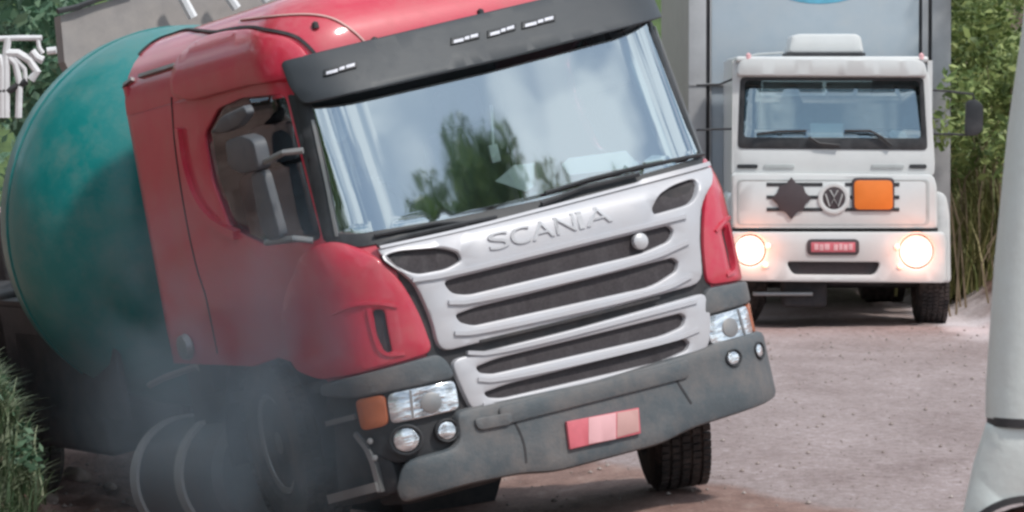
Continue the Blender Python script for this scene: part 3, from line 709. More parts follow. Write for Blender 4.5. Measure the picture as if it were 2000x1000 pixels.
for u, v_ in ((737, 893), (728, 860), (775, 842)):
    MB().lathe([(0, .018), (.02, .016), (.024, 0)], Matrix.Translation(onS(u, v_, .02)) @ Matrix.Rotation(-2.2, 4, 'Z'), 10).build('step_bolt', STEEL, sp_)
MB().box((-1.1, .25, .35), (-.5, .6, .75), bev=.03).build('bumper_support', CHASS, truck)
# --- fuel tank with straps behind the left front wheel
tk = MB(); A = onX(452, 925, -1.0); TY0, TY1, TZ = wc.y + .62, wc.y + 1.75, A.z
tc_ = onX(370, 935, -.95)
MT = Matrix.Translation((-.9, 0, tc_.z)) @ Matrix.Rotation(math.pi / 2, 4, 'Z')
ty0, ty1, TR = wc.y + .75, wc.y + 2.0, .37
tk.lathe([(ty0, 0), (ty0, TR - .05), (ty0 + .05, TR), (ty1 - .08, TR), (ty1, TR - .08), (ty1 + .02, 0)], MT, 40)
tank = tk.build('fuel_tank', TANK, truck)
for y in (ty0 + .5, ty1 - .08): MB().lathe([(y - .05, TR + .005), (y - .05, TR + .02), (y + .05, TR + .02), (y + .05, TR + .005)], MT, 40).build('tank_strap', STRAP, tank)
# --- drum
CEN = onY(362, 420, 3.9); ang = math.radians(9)
MD = Matrix.Translation(CEN) @ Matrix.Rotation(math.pi / 2, 4, 'Z') @ Matrix.Rotation(-ang, 4, 'Y') @ Matrix.Translation((-.8, 0, 0))
prof = [(.0, 0), (.0, .45), (.05, .72), (.2, .95), (.42, 1.12), (.7, 1.2), (1.0, 1.17), (1.4, 1.0), (1.8, .72), (2.1, .5), (2.3, .3), (2.3, .0)]
sm = []
for i in range(len(prof) - 1):
    for k in range(3):
        t = k / 3; sm.append((prof[i][0] * (1 - t) + prof[i + 1][0] * t, prof[i][1] * (1 - t) + prof[i + 1][1] * t))
drum = MB().lathe(prof, MD, 72).build('mixer_drum', TEAL, truck, 60)
for q, rr in ((.86, 1.185),): MB().lathe([(q - .012, rr - .02), (q - .008, rr + .008), (q + .008, rr + .008), (q + .012, rr - .02)], MD, 72).build('weld_seam', TEAL, drum, 60)
MB().lathe([(-.25, .0), (-.25, .2), (.02, .26), (.03, 0)], MD, 24).build('drum_gearbox', CHASS, truck)
rx(MB().box((-.55, 2.75, 1.0), (.55, 3.05, 1.75), bev=.04).build('drum_pedestal', CHASS, truck))
rx(MB().box((-.7, 6.4, 1.0), (.7, 6.7, 1.9), bev=.04).build('rear_pedestal', CHASS, truck))
for sg in (-1, 1):
    a, b = sorted((sg * 1.2, sg * 1.15)); c, d = sorted((sg * 1.2, sg * .7))
    mb = MB(); mb.box((a, 3.6, .75), (b, 8.2, 1.45), bev=.02); mb.box((c, 3.6, 1.42), (d, 8.2, 1.46)); rx(mb.build('mudguard', CHASS, truck))
rx(MB().box((-1.2, 3.95, .5), (-.65, 5.2, 1.3), bev=.05).build('tool_box', CHASS, truck))
rx(MB().box((-1.2, 5.3, 1.0), (-.6, 5.6, 1.5), bev=.04).build('side_bracket', CHASS, truck))
GB = [onY(u, v, 2.1) for u, v in ((770, 930), (800, 880), (960, 850), (985, 915), (965, 985), (790, 1005))]
link('underbody_block', GB + [p + Vector((0, .7, .05)) for p in GB], [tuple(range(6)), tuple(range(11, 5, -1))] + [(i, (i + 1) % 6, 6 + (i + 1) % 6, 6 + i) for i in range(6)], CHASS, truck)  # added dark block filling the space under the bumper
mb = MB(); mb.box((-1.05, 2.5, .7), (-.55, 2.95, 1.3), bev=.04); rx(mb.build('battery_box', CHASS, truck))
mb = MB(); mb.box((-.6, 3.1, 1.05), (.6, 7.4, 1.4), bev=.04); rx(mb.build('drum_subframe', CHASS, truck))
# hose along the frame
MB().tube([onX(292, 752, -1.1), onX(320, 738, -1.1), onX(365, 722, -1.1), onX(385, 715, -1.1), onX(405, 728, -1.1)], .02, 8).build('air_hose', STEEL, truck)
# hopper behind the drum
hp = [(118, 30), (190, 8), (330, -30), (760, -130), (770, 160), (400, 260), (150, 170), (126, 120)]
P = [onY(u, v, 7.0) for u, v in hp]; n = len(P); Q = [p + Vector((0, .12, 0)) for p in P]
hop = link('charging_hopper', P + Q, [tuple(range(n)), tuple(range(2 * n - 1, n - 1, -1))] + [(i, (i + 1) % n, n + (i + 1) % n, n + i) for i in range(n)], HOPPER, truck)
MB().tube([onY(112, 22, 6.95), onY(150, 14, 6.95), onY(192, -2, 6.95), onY(260, -22, 6.95)], .022, 6).build('hopper_rim', BLACKP, hop)
for a, b in (((345, -25), (377, 34)), ((430, -30), (462, 16)), ((500, -30), (522, 2))):
    MB().tube([onY(*a, 6.8), onY(*b, 6.8)], .038, 8).build('ladder_rail', WRAIL, hop)

# ------------------------------------------------------------------ white truck with grey box body
D2 = 38.8
WT = Matrix.Translation((pt(1637, 640, D2).x, D2, 0))
wt = empty('box_truck', 'white box truck coming on behind with lit headlamps and orange hazard plate', 'truck', matrix=WT)
WI = WT.inverted()
def flat(y): return lambda a, b, off=0: Vector((a, y - off, b))
def wp(pts, y=0.):
    out = []
    for u, v_ in pts:
        p = WI @ pt(u, v_, D2 + y); out.append((p.x, p.z))
    return out
RAKE = lambda a, b, off=0: Vector((a, .05 - off + .26 * (b - 1.85) + .05 * (abs(a) / 1.1) ** 6, b))
def curv(y, k=.05): return lambda a, b, off=0: Vector((a, y - off + k * (abs(a) / 1.1) ** 6, b))
def wpanel(name, pts, y=0., m=WHITE, holes=(), proud=0., thick=.05, bev=.008, parent=None, rnd=1, k=.05, grid=.25, seg=.06, r=.05):
    return panel(name, wp(pts, y), [wp(h, y) for h in holes], curv(y, k), m, parent or wt, proud, thick, bev, grid, rnd=rnd, seg=seg, r=r)
def rect(u0, v0, u1, v1): return [(u0, v1), (u1, v1), (u1, v0), (u0, v0)]
WSC = [(1450, 154), (1800, 155), (1808, 288), (1446, 286)]
wpanel('cab_front', [(1432, 148), (1450, 112), (1800, 117), (1816, 150), (1827, 320), (1825, 345), (1428, 343), (1428, 320)], .06, holes=[WSC], thick=.04, bev=.012)
# cab body behind
mb = MB(); x0, x1 = wp([(1432, 0), (1824, 0)])[0][0], wp([(1432, 0), (1824, 0)])[1][0]
zr = wp([(1640, 114)])[0][1]; zb = wp([(1640, 545)])[0][1]; zw = wp([(1640, 318)])[0][1]
mb.box((x0, .1, zw), (x0 + .05, 1.75, zr - .02)); mb.box((x1 - .05, .1, zw), (x1, 1.75, zr - .02)); mb.box((x0, 1.7, zb), (x1, 1.75, zr - .55)); mb.box((x0, .1, zb), (x0 + .05, 1.75, zw)); mb.box((x1 - .05, .1, zb), (x1, 1.75, zw))
mb.build('cab_body', WHITE, wt)
mb = MB(); mb.box((x0 + .03, .0, zr - .04), (x1 - .05, 1.75, zr + .02), bev=.025); mb.build('roof', WHITE, wt)
wpanel('roof_visor', [(1438, 148), (1444, 118), (1470, 112), (1790, 116), (1806, 122), (1813, 150)], 0., proud=.03, thick=.12, bev=.02)
h1 = wp([(1540, 104), (1546, 70), (1560, 66), (1672, 66), (1682, 72), (1688, 104)], .5)
hb_ = panel('roof_hatch', h1, [], flat(.5), WHITE, wt, 0, .6, .03, .2, rnd=1, seg=.06)
a0, a1 = wp([(1536, 107), (1690, 107)], .5); MB().box((a0[0], .48, a0[1] - .01), (a1[0], 1.1, a0[1] + .02)).build('hatch_base', BLACKP, hb_)
MB().tube([Vector((a[0], .3, a[1])) for a in wp([(1455, 112), (1480, 106), (1530, 103)], .3)], .012, 6).build('roof_rail', WGREY, wt)
for u in (1462, 1800): MB().lathe([(0, .03), (.05, .026), (.07, 0)], Matrix.Translation((wp([(u, 118)])[0][0], .02, wp([(u, 116)])[0][1])) @ Matrix.Rotation(-math.pi / 2, 4, 'Y'), 10).build('marker_lamp', PINK, wt)
wpanel('windscreen_gasket', [(1446, 151), (1804, 152), (1812, 293), (1441, 290)], .06, BLACKP, holes=[[(1455, 157), (1796, 158), (1800, 270), (1452, 268)]], proud=.01, thick=.03, bev=.004)
panel('windscreen', wp([(1452, 154), (1799, 155), (1803, 276), (1449, 274)], .05), [], RAKE, WGLASS, wt, .0, .006, .001, .25, rnd=1, r=.05)
# interior of the white cab
def wplate(name, pts, y, m, th=.03, parent=None):
    P = [Vector((a, y, b)) for a, b in wp(pts, y)]; n = len(P); Q = [p + Vector((0, th, 0)) for p in P]
    return link(name, P + Q, [tuple(range(n)), tuple(range(2 * n - 1, n - 1, -1))] + [(i, (i + 1) % n, n + (i + 1) % n, n + i) for i in range(n)], m, parent or wt, 40)
LINING = mat('pale_cab_lining', (.50, .58, .55), .8)
wplate('dashboard', rect(1450, 252, 1806, 300), .3, INTER, .3)
wplate('rear_lining', rect(1486, 186, 1800, 262), 1.2, LINING, .04)
wplate('sun_blind', [(1490, 160), (1606, 160), (1606, 184), (1490, 184)], .5, WGREY)
wplate('sun_blind', [(1614, 160), (1708, 160), (1700, 186), (1614, 186)], .5, WGREY)
wplate('headliner', [(1704, 156), (1800, 156), (1800, 186), (1700, 186)], .45, INTER)
wplate('cab_curtain', [(1450, 156), (1488, 156), (1484, 230), (1474, 268), (1450, 268)], .45, INTER)
def wtag(o, *a):
    o.parent = None; o.matrix_world = WT; return tag(o, *a)
wtag(wplate('paper_sheet', rect(1582, 241, 1647, 268), .12, PAPER, .01), 'white notice standing in the windscreen of the white box truck', 'paper')
wtag(wplate('paper_sheet', [(1735, 260), (1742, 254), (1768, 256), (1772, 270), (1740, 270)], .16, PAPER, .01), 'small white paper on the dashboard corner of the white box truck', 'paper')
for pp in (((1478, 262), (1520, 257), (1575, 256)), ((1580, 268), (1600, 280), (1640, 284)), ((1650, 256), (1700, 256), (1722, 268), (1742, 284))):
    MB().tube([Vector((a[0], .02, a[1])) for a in wp(pp, .02)], .014, 6).build('wiper', BLACKP, wt)
for u0, u1 in ((1440, 1480), (1492, 1552), (1702, 1766), (1776, 1810)):
    wpanel('vent_slot', rect(u0, 321, u1, 329), .055, WGREY if u1 - u0 > 45 else BLACKP, proud=.012, thick=.02, bev=.002)
gx = wpanel('bonnet_grille', [(1428, 338), (1822, 341), (1830, 360), (1832, 446), (1430, 446)], 0, proud=.03, thick=.09, bev=.02)
wpanel('grille_frame', rect(1440, 350, 1815, 440), 0, WGREY, holes=[rect(1444, 354, 1808, 437)], proud=.034, thick=.01, bev=.003, parent=gx)
wpanel('grille_recess', rect(1444, 354, 1808, 437), 0, WHITE, proud=.033, thick=.01, bev=.002, parent=gx)
for v_ in (360, 385, 409):
    for u0, u1 in ((1497, 1606), (1650, 1756)): wpanel('grille_slot', rect(u0, v_ - 3.4, u1, v_ + 3.4), 0, BLACKP, proud=.04, thick=.012, bev=.002, parent=gx, rnd=0)
# dark eight-point sign, round emblem, orange plate
cx, cy = 1545, 387; star = []
for k in range(16):
    t = 2 * math.pi * k / 16; r = 41 if k % 4 == 0 else (33 if k % 4 == 2 else 29.5); star.append((cx + r * math.cos(t) * (1.0 if k % 8 else .96), cy + r * math.sin(t)))
wpanel('diamond_sign', star, 0, DARKS, proud=.06, thick=.015, bev=.003, rnd=0)
em = wp([(1628, 387)])[0]; pxm = 1 / 193.
wpan = panel('emblem', ngon(em[0], em[1], 31 * pxm, n=28), [ngon(em[0], em[1], 22 * pxm, n=28)], flat(0), WHITE, wt, .055, .03, .006, .1, rnd=0)
panel('emblem_disc', ngon(em[0], em[1], 22 * pxm, n=28), [], flat(0), DARKS, wpan, .048, .02, .002, .1, rnd=0)
ebm = MB()
def est(pts):
    ebm.tube([Vector((em[0] + a * 19 * pxm, -.052, em[1] + b * 19 * pxm)) for a, b in pts], .009, 6)
est([(-.42, .85), (0, .12), (.42, .85)]); est([(-.88, .45), (-.45, -.85), (0, -.05), (.45, -.85), (.88, .45)])
ebm.build('emblem_letters', WGREY, wpan)
op = wpanel('hazard_plate', [(1667, 352), (1742, 352), (1743, 409), (1668, 409)], 0, ORANGE, proud=.066, thick=.02, bev=.004)
wpanel('plate_border', rect(1663, 347, 1746, 412), 0, DARKS, proud=.058, thick=.012, bev=.004, parent=op)
wplate('bonnet_gap', rect(1430, 445, 1832, 456), .05, CHASS, .02)
HL = [(1465, 489, 29), (1790, 491, 32)]
wpanel('bumper', [(1424, 453), (1846, 453), (1851, 470), (1850, 553), (1432, 549), (1424, 540)], -.06, holes=[ngon(a, b, r + 3) for a, b, r in HL] + [[(1535, 511), (1720, 512), (1708, 537), (1548, 536)]], proud=.03, thick=.12, bev=.02, k=.08)
wpanel('lower_intake', rect(1530, 506, 1724, 541), -.02, MESHG, proud=0, thick=.02, bev=.002)
pz = wpanel('number_plate', rect(1576, 467, 1678, 498), -.09, DARKS, proud=.02, thick=.02, bev=.004)
wpanel('plate_face', rect(1584, 473, 1670, 492), -.09, PLATER, proud=.023, thick=.006, bev=.001, parent=pz, rnd=0)
for k, (u0, u1, a_) in enumerate(((1590, 1598, 0), (1600, 1608, 1), (1610, 1620, 0), (1628, 1636, 1), (1638, 1645, 0), (1647, 1655, 1), (1657, 1665, 0))):
    wpanel('plate_mark', rect(u0, 476 + a_, u1, 488 + a_), -.09, PINK, proud=.026, thick=.005, bev=.001, parent=pz, rnd=0)
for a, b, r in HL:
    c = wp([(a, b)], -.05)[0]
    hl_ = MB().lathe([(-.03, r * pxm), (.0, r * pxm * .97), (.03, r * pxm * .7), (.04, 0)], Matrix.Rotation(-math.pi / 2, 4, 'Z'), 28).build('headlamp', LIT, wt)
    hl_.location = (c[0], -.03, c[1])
    ld = bpy.data.lights.new('headlamp_glare_fill', 'POINT'); ld.energy = 6; ld.color = (1, .33, .17); ld.shadow_soft_size = .08  # added lamp ahead of the lens, imitates orange glare on the bumper
    lo = bpy.data.objects.new('headlamp_glare_fill', ld); COL.objects.link(lo); lo.parent = wt; lo.location = (c[0], -.24, c[1])
for a, b in ((1500, 480), (1495, 518), (1752, 482), (1758, 520)):
    c = wp([(a, b)], -.09)[0]
    MB().lathe([(-.02, .03), (.0, .028), (.012, 0)], Matrix.Translation((c[0], -.10, c[1])) @ Matrix.Rotation(-math.pi / 2, 4, 'Z'), 12).build('indicator_lamp', WARM, wt)
# right fender bulge + wheels + underside
fx = wp([(1828, 372), (1856, 552)], .3)
fo = wp([(1822, 374), (1838, 374), (1850, 385), (1856, 420), (1858, 552), (1822, 552)], .15)
panel('front_fender', fo, [], flat(.15), WHITE, wt, 0, 1.1, .03, .2, rnd=1)
panel('front_fender', [(-a, b) for a, b in fo], [], flat(.15), WHITE, wt, 0, 1.1, .03, .2, rnd=1)
tl = wp([(1520, 640), (1812, 640)], .9)
wheel(wt, tl[1][0] + .02, .95, .48, .48, .32, 0, 1); wheel(wt, -(tl[1][0]) + .05, .95, .48, .48, .32, math.radians(18), -1)
wheel(wt, .95, 5.4, .48, .48, .5, 0, 1); wheel(wt, -.95, 5.4, .48, .48, .5, 0, -1)
mb = MB(); mb.box((-.45, .2, .42), (.5, 1.6, .8), bev=.05); mb.box((-.55, .15, .2), (-.1, .6, .5), bev=.04); mb.build('engine_sump', CHASS, wt)
mb = MB(); mb.tube([(-.9, .95, .42), (.9, .95, .42)], .06, 8); mb.box((-.4, .3, .55), (-.3, 7, .8)); mb.box((.3, .3, .55), (.4, 7, .8)); mb.build('chassis_frame', CHASS, wt)
MB().box((-.86, .06, .32), (-.25, .12, .36), bev=.01).build('tow_bar', STEEL, wt)
MB().box((-.86, .08, .50), (-.25, .13, .54), bev=.01).build('tow_bar', STEEL, wt)
# mirrors
mm_ = wpanel('mirror', [(1888, 196), (1908, 194), (1921, 206), (1920, 255), (1908, 265), (1885, 266)], .1, BLACKP, proud=.0, thick=.09, bev=.012, k=0)
MB().tube([Vector((a[0], .14, a[1])) for a in wp([(1822, 176), (1850, 178), (1900, 184), (1904, 200)], .14)], .012, 6).build('mirror_arm', BLACKP, mm_)
MB().tube([Vector((a[0], .14, a[1])) for a in wp([(1822, 262), (1860, 262), (1890, 264)], .14)], .012, 6).build('mirror_arm', BLACKP, mm_)
for y_ in (165, 252): MB().tube([Vector((a[0], .14, a[1])) for a in wp([(1435, y_ - 12 if y_ < 200 else y_), (1405, y_), (1360, y_ + 2)], .14)], .012, 6).build('mirror_arm', BLACKP, wt)
# box body
yb = 2.0
bx0 = wp([(1345, 0)], yb)[0][0]; bx1 = wp([(1857, 0)], yb)[0][0]; p0 = wp([(1390, 0)], yb)[0][0]; p1 = wp([(1795, 0)], yb)[0][0]
zt = 3.95; z0 = .95
box = MB().box((bx0 + .02, yb + .03, z0), (bx1 - .02, yb + 8, zt), bev=.01).build('box_body', BOXSIDE, wt)
MB().box((p0, yb - .0, z0), (p1, yb + .04, zt - .1), bev=.006).build('front_panel', BOXP, box)
for a, b, m_, pr in ((1345, 1379, BOXS, .035), (1379.5, 1386, CHASS, -.01), (1386.5, 1389.5, BOXS, .02), (1796, 1800, CHASS, -.01), (1801, 1813, BOXS, .03), (1814, 1819, CHASS, -.01), (1820, 1857, BOXS, .035)):
    xa, xb_ = wp([(a, 0), (b, 0)], yb); MB().box((xa[0], yb - pr, z0), (xb_[0], yb + .045, zt), bev=.004).build('corner_post', m_, box)
for v_ in (165,):
    xa = wp([(1346, v_), (1430, v_)], yb); MB().box((xa[0][0], yb - .05, xa[0][1] - .012), (xa[1][0], yb - .0, xa[0][1] + .012)).build('cross_rail', BOXS, box)
c = wp([(1600, -36)], yb)[0]
panel('blue_sticker', ngon(c[0], c[1], .53, .235, 32), [], flat(yb), BLUE, box, .004, .004, .001, .3, rnd=0)

# ------------------------------------------------------------------ pale vehicle at the right edge
D3 = 12.
VX = pt(1920, 825, D3).x
van = empty('parked_lorry', 'pale white parked lorry cut off by the right edge of the photo', 'lorry', matrix=Matrix.Translation((pt(1920, 825, D3).x, D3, 0)) @ Matrix.Rotation(math.radians(-9), 4, 'Z'))
def vx(u, v_): p = pt(u, v_, D3); return p.x - VX, p.z
def vloft(name, lv, m, parent, depth=2.2, length=4.5, r=.16):
    V = []; n = None
    for (x, z) in lv:
        ringp = []
        for k in range(9):
            t = math.pi / 2 * k / 8; ringp.append((x + r - r * math.cos(t) , r - r * math.sin(t)))
        ringp = [(x, depth)] + [(x, r)] + ringp[1:] + [(x + length, 0), (x + length, depth)]
        n = len(ringp); V += [Vector((a, b, z)) for a, b in ringp]
    f = [(j * n + i, j * n + (i + 1) % n, (j + 1) * n + (i + 1) % n, (j + 1) * n + i) for j in range(len(lv) - 1) for i in range(n)]
    f += [tuple(range(n)), tuple((len(lv) - 1) * n + i for i in range(n))]
    return link(name, V, f, m, parent, 40)
vloft('cab_side', [vx(1921, 821), vx(1922, 760), vx(1938, 520), vx(1965, 250), vx(1992, 60), vx(2006, -60), (vx(2006, -60)[0] + .15, 3.0)], VAN, van)
vloft('seam', [vx(1924, 836), vx(1924, 818)], CHASS, van, 2.15, 4.4, .15)
a_, zt_ = vx(1921, 832); a2, zb_ = vx(1880, 1000)
# lower fender: profile with wheel arch, facing the camera
def fend(a, b, off=0):
    t = max(0, min(1, (zt_ - b) / (zt_ - zb_))); 
    return Vector((a, .005 + .10 * math.exp(-max(0, a - (a_ + (a2 - a_) * t)) / .06) - off, b))
awc = vx(2010, 1118)
out = [(a_ + .002, zt_), (4.2, zt_), (4.2, .55), (awc[0] + .34, .55)]
arc = [(awc[0] + .235 * math.cos(t) * 1.0, awc[1] + .215 * math.sin(t)) for t in [math.pi * k / 16 for k in range(17)]]
R3 = .225
arc = [(awc[0] + R3 * math.cos(math.pi * k / 16), awc[1] + R3 * math.sin(math.pi * k / 16)) for k in range(17)]
out = [(a_ + .004, zt_), (4.2, zt_), (4.2, .62), (awc[0] + R3, .62)] + arc + [(awc[0] - R3, .62), (a2 - .06, .62), (a2 - .03, zb_ - .1), (a2, zb_), ((a_ + a2) / 2 - .005, (zt_ + zb_) / 2)]
panel('front_fender', out, [], fend, VAN, van, 0, .25, .012, .12, rnd=0, seg=.03)
rim_ = [(q[0], q[1]) for q in [(awc[0] + (R3 + .008) * math.cos(math.pi * k / 20), awc[1] + (R3 + .008) * math.sin(math.pi * k / 20)) for k in range(21)]]
strip('arch_rim', rim_, .022, fend, CHASS, van, .006, .05)
MB().box((.12 + a_, .26, .6), (4.4, 2.1, zt_ - .01)).build('lower_body', CHASS, van)
MV = Matrix.Translation((awc[0], .2, awc[1] - .02)) @ Matrix.Rotation(math.pi / 2, 4, 'Z')
MB().lathe([(-.13, .0), (-.13, .12), (-.12, .17), (-.08, .205), (.08, .205), (.12, .12)], MV, 40).build('muddy_wheel_hub', REDBROWN, van)
mb = MB(); 
for X in (.5, 3.4):
    for Y in (.5, 1.9): mb.lathe([(-.15, 0), (-.15, .5), (.15, .5), (.15, 0)], Matrix.Translation((X + .1, Y, .5)) @ Matrix.Rotation(math.pi / 2, 4, 'Z'), 32)
mb.build('running_wheels', TYRE, van)

# ------------------------------------------------------------------ vegetation
def leafmat(name, cols):
    m = bpy.data.materials.new(name); m.use_nodes = True; nt = m.node_tree; N = nt.nodes; L = nt.links; b = N['Principled BSDF']
    b.inputs['Roughness'].default_value = .55
    g = N.new('ShaderNodeNewGeometry'); r = N.new('ShaderNodeValToRGB'); e = r.color_ramp.elements
    for k, c in enumerate(cols):
        if k < 2: q = e[k]; q.position = 0 if k == 0 else 1
        else: q = e.new(.5)
        q.color = (*c, 1)
    L.new(g.outputs['Random Per Island'], r.inputs[0]); L.new(r.outputs[0], b.inputs['Base Color'])
    tr = N.new('ShaderNodeBsdfTranslucent'); L.new(r.outputs[0], tr.inputs[0]); x = N.new('ShaderNodeMixShader'); x.inputs[0].default_value = .25
    L.new(b.outputs[0], x.inputs[1]); L.new(tr.outputs[0], x.inputs[2]); L.new(x.outputs[0], N['Material Output'].inputs['Surface'])
    return m
LEAF = leafmat('green_leaves', [(.05, .11, .03), (.27, .38, .15), (.13, .23, .07)])
LEAFY = leafmat('yellow_green_leaves', [(.07, .12, .03), (.36, .42, .16), (.20, .27, .085)])
LEAFT = leafmat('blue_green_leaves', [(.035, .10, .055), (.22, .34, .22), (.10, .20, .12)])
DRY = leafmat('dry_grass', [(.16, .14, .05), (.36, .31, .15), (.20, .24, .08)])
GRASSM = leafmat('grass_blades', [(.04, .08, .035), (.36, .40, .27), (.11, .16, .08)])
def leaf(V, Fc, c, size, rnd, asp=.45):
    d = Vector((rnd.gauss(0, 1), rnd.gauss(0, 1), rnd.gauss(0, .7))).normalized(); n = Vector((rnd.gauss(0, 1), rnd.gauss(0, 1), rnd.gauss(.6, 1))).normalized()
    s = d.cross(n)
    if s.length < .1: s = d.orthogonal()
    s.normalize(); d *= size * .5; s *= size * .5 * asp; k = len(V)
    V += [c - d, c + s + d * .1, c + d, c - s + d * .1]; Fc.append((k, k + 1, k + 2, k + 3))
def foliage(name, clumps, m, leaf_size, rnd, kind=None, parent=None):
    V = []; Fc = []
    for c, r, n in clumps:
        for _ in range(n):
            q = Vector((rnd.gauss(0, 1), rnd.gauss(0, 1), rnd.gauss(0, 1))).normalized() * (rnd.random() ** .4)
            leaf(V, Fc, Vector((c[0] + q.x * r[0], c[1] + q.y * r[1], c[2] + q.z * r[2])), leaf_size * rnd.choice((.45, .7, 1, 1, 1.5)) * rnd.uniform(.7, 1.25), rnd, rnd.uniform(.25, .6))
    return link(name, V, Fc, m, parent, 'noweld', kind)
rnd = random.Random(7)
cl = []
for k in range(300):
    x = rnd.uniform(4.9, 12.5); y = rnd.uniform(44, 62); z = ground_z(x, y)
    cl.append(((x, y, z + rnd.uniform(.2, 1.6)), (.45, .45, .38), 70))
for k in range(110):
    y = rnd.uniform(40, 52); x = pt(rnd.uniform(1850, 1990), 300, y).x; cl.append(((x, y, rnd.uniform(1.6, 4.6)), (.28, .4, .26), 130))
foliage('hillside_shrubbery', cl, LEAFY, .12, rnd, 'stuff')
cl = []
for k in range(260):
    x = rnd.uniform(-14, 0); y = rnd.uniform(36, 50); z = max(0, ground_z(x, y)); cl.append(((x, y, z + rnd.uniform(.2, 3.2)), (.6, .6, .5), 45))
for k in range(60):
    y = rnd.uniform(33, 37); x = pt(rnd.uniform(-60, 150), 300, y).x; cl.append(((x, y, rnd.uniform(2.2, 3.9)), (.3, .4, .26), 55))
foliage('ditch_shrubbery', cl, LEAFT, .17, rnd, 'stuff')
# backdrop hills behind everything
hv = []; hf = []
for j in range(9):
    for i in range(41):
        x = -60 + 3 * i; t = j / 8; hv.append((x, 60 + 22 * t, -1 + 14 * t * (1 + .25 * noise.noise(Vector((x * .07, t * 2, 0)))) + .8 * noise.noise(Vector((x * .4, t * 6, 2)))))
hf = [(j * 41 + i, j * 41 + i + 1, (j + 1) * 41 + i + 1, (j + 1) * 41 + i) for j in range(8) for i in range(40)]
link('hill', hv, hf, mat('hill_green', (.10, .15, .05), .95, col2=(.03, .055, .02), vscale=2, bump=1, bscale=4), smooth=60, kind='structure')
def blades(name, spots, m, h, rnd, wd=.012, kind='stuff', curl=.5):
    V = []; Fc = []
    for (x, y, z, n, sp) in spots:
        for _ in range(n):
            bx, by = x + rnd.gauss(0, sp), y + rnd.gauss(0, sp); a = rnd.uniform(0, 6.28); d = Vector((math.cos(a), math.sin(a), 0)); s = Vector((-d.y, d.x, 0)) * wd * rnd.uniform(.6, 1.4)
            hh = h * rnd.uniform(.5, 1.3); p = Vector((bx, by, z)); k0 = len(V); cu = curl * hh * rnd.uniform(.2, 1.2)
            for j in range(4):
                t = j / 3; c = p + d * cu * t * t + Vector((0, 0, hh * (t - .35 * t * t * (cu / hh + .2)))); w_ = s * (1 - t * .85); V += [c - w_, c + w_]
            for j in range(3): Fc.append((k0 + 2 * j, k0 + 2 * j + 1, k0 + 2 * j + 3, k0 + 2 * j + 2))
    return link(name, V, Fc, m, None, 'noweld', kind)
sp = []
for k in range(520):
    y = rnd.uniform(42.3, 48); x = rnd.uniform(4.9, 7.0); sp.append((x, y, ground_z(x, y) - .02, 26, .18))
tw = MB()
for k in range(22):
    y = rnd.uniform(40.6, 44); x = pt(rnd.uniform(1855, 1985), 300, y).x; z = ground_z(x, y); hh = rnd.uniform(.6, 2.8); tw.tube([(x, y, z), (x + rnd.gauss(0, .1), y, z + hh * .5), (x + rnd.gauss(0, .3), y, z + hh)], [.016, .011, .004], 4)
tw.build('dry_stems', WOODP, kind='stuff')
blades('dry_grass', sp, DRY, 1.0, rnd, .014)
sp = []
for k in range(300):
    D = rnd.uniform(20.5, 23.2); u = rnd.triangular(-90, 62, -60); x = (u - 1000) / F * D; sp.append((x, D, ground_z(x, D) - .03, 34, .05))
blades('bank_grass', sp, GRASSM, .20, rnd, .010, curl=.9)
cl = []
for k in range(60):
    D = rnd.uniform(21.3, 23); u = rnd.uniform(-90, 55); x = (u - 1000) / F * D; cl.append(((x, D, ground_z(x, D) + rnd.uniform(.02, .22)), (.12, .12, .10), 22))
foliage('bank_weeds', cl, LEAFT, .075, rnd, 'stuff')
# tree beside the road on the right, seen mirrored in the windscreen
def tree(loc, H, cr, label, low=.5, nc=34, nl=150, leaf_=.2, seed=11, cs=.75, group=None):
    e = empty('tree', label, 'tree', loc, group=group); r2 = random.Random(seed)
    MB().tube([(0, 0, 0), (.1, .05, H * .3), (.0, .1, H * .55), (.2, 0, H * .8)], [.01 * H + .1, .01 * H + .06, .1, .05], 10).build('trunk', WOOD, e)
    cl = []; mb = MB()
    for k in range(nc):
        a = r2.uniform(0, 6.28); q = r2.random(); z = H * (low + (.97 - low) * q); rr = cr * r2.random() ** .5 * (1.1 - .75 * q * q)
        c = (rr * math.cos(a), rr * math.sin(a), z - cs * .4); cl.append((c, (cs, cs, cs * .75), nl)); mb.tube([(0, .05, max(H * .25, z - H * .25)), (c[0] * .5, c[1] * .5, (z + max(H * .25, z - H * .25)) / 2), c], [.07, .04, .015], 6)
    mb.build('limbs', WOOD, e); foliage('crown', cl, LEAF, leaf_, r2, None, e)
    return e
tree((24.3, 3.6, 0), 23.3, 4.2, 'tall leafy tree mirrored in the windscreen of the tilted red truck', .64, 70, 300, .22)
tree((26.6, 6.9, 0), 22.1, 3.6, 'lower leafy tree mirrored right of the tall tree in the windscreen', .6, 60, 260, .22, 31)
for k, (x, y, H) in enumerate(((-8.5, 21, 9.5), (-8.2, 15, 9), (-9.5, 27, 10), (-7.5, 9, 8.5))):  # out-of-view trees put in to cut sky light on the cab side
    tree((x, y, ground_z(x, y) - .1), H, 3.0, ('unseen tree added to shade the red truck, level with its cab', 'unseen tree added to shade the red truck, nearer than it', 'tallest unseen tree added to shade the red truck, behind the teal drum', 'shortest unseen tree added to shade the red truck, closest to the viewer')[k], .2, 60, 120, .34, 20 + k, 1.1, 'added shade trees on the ditch bank')
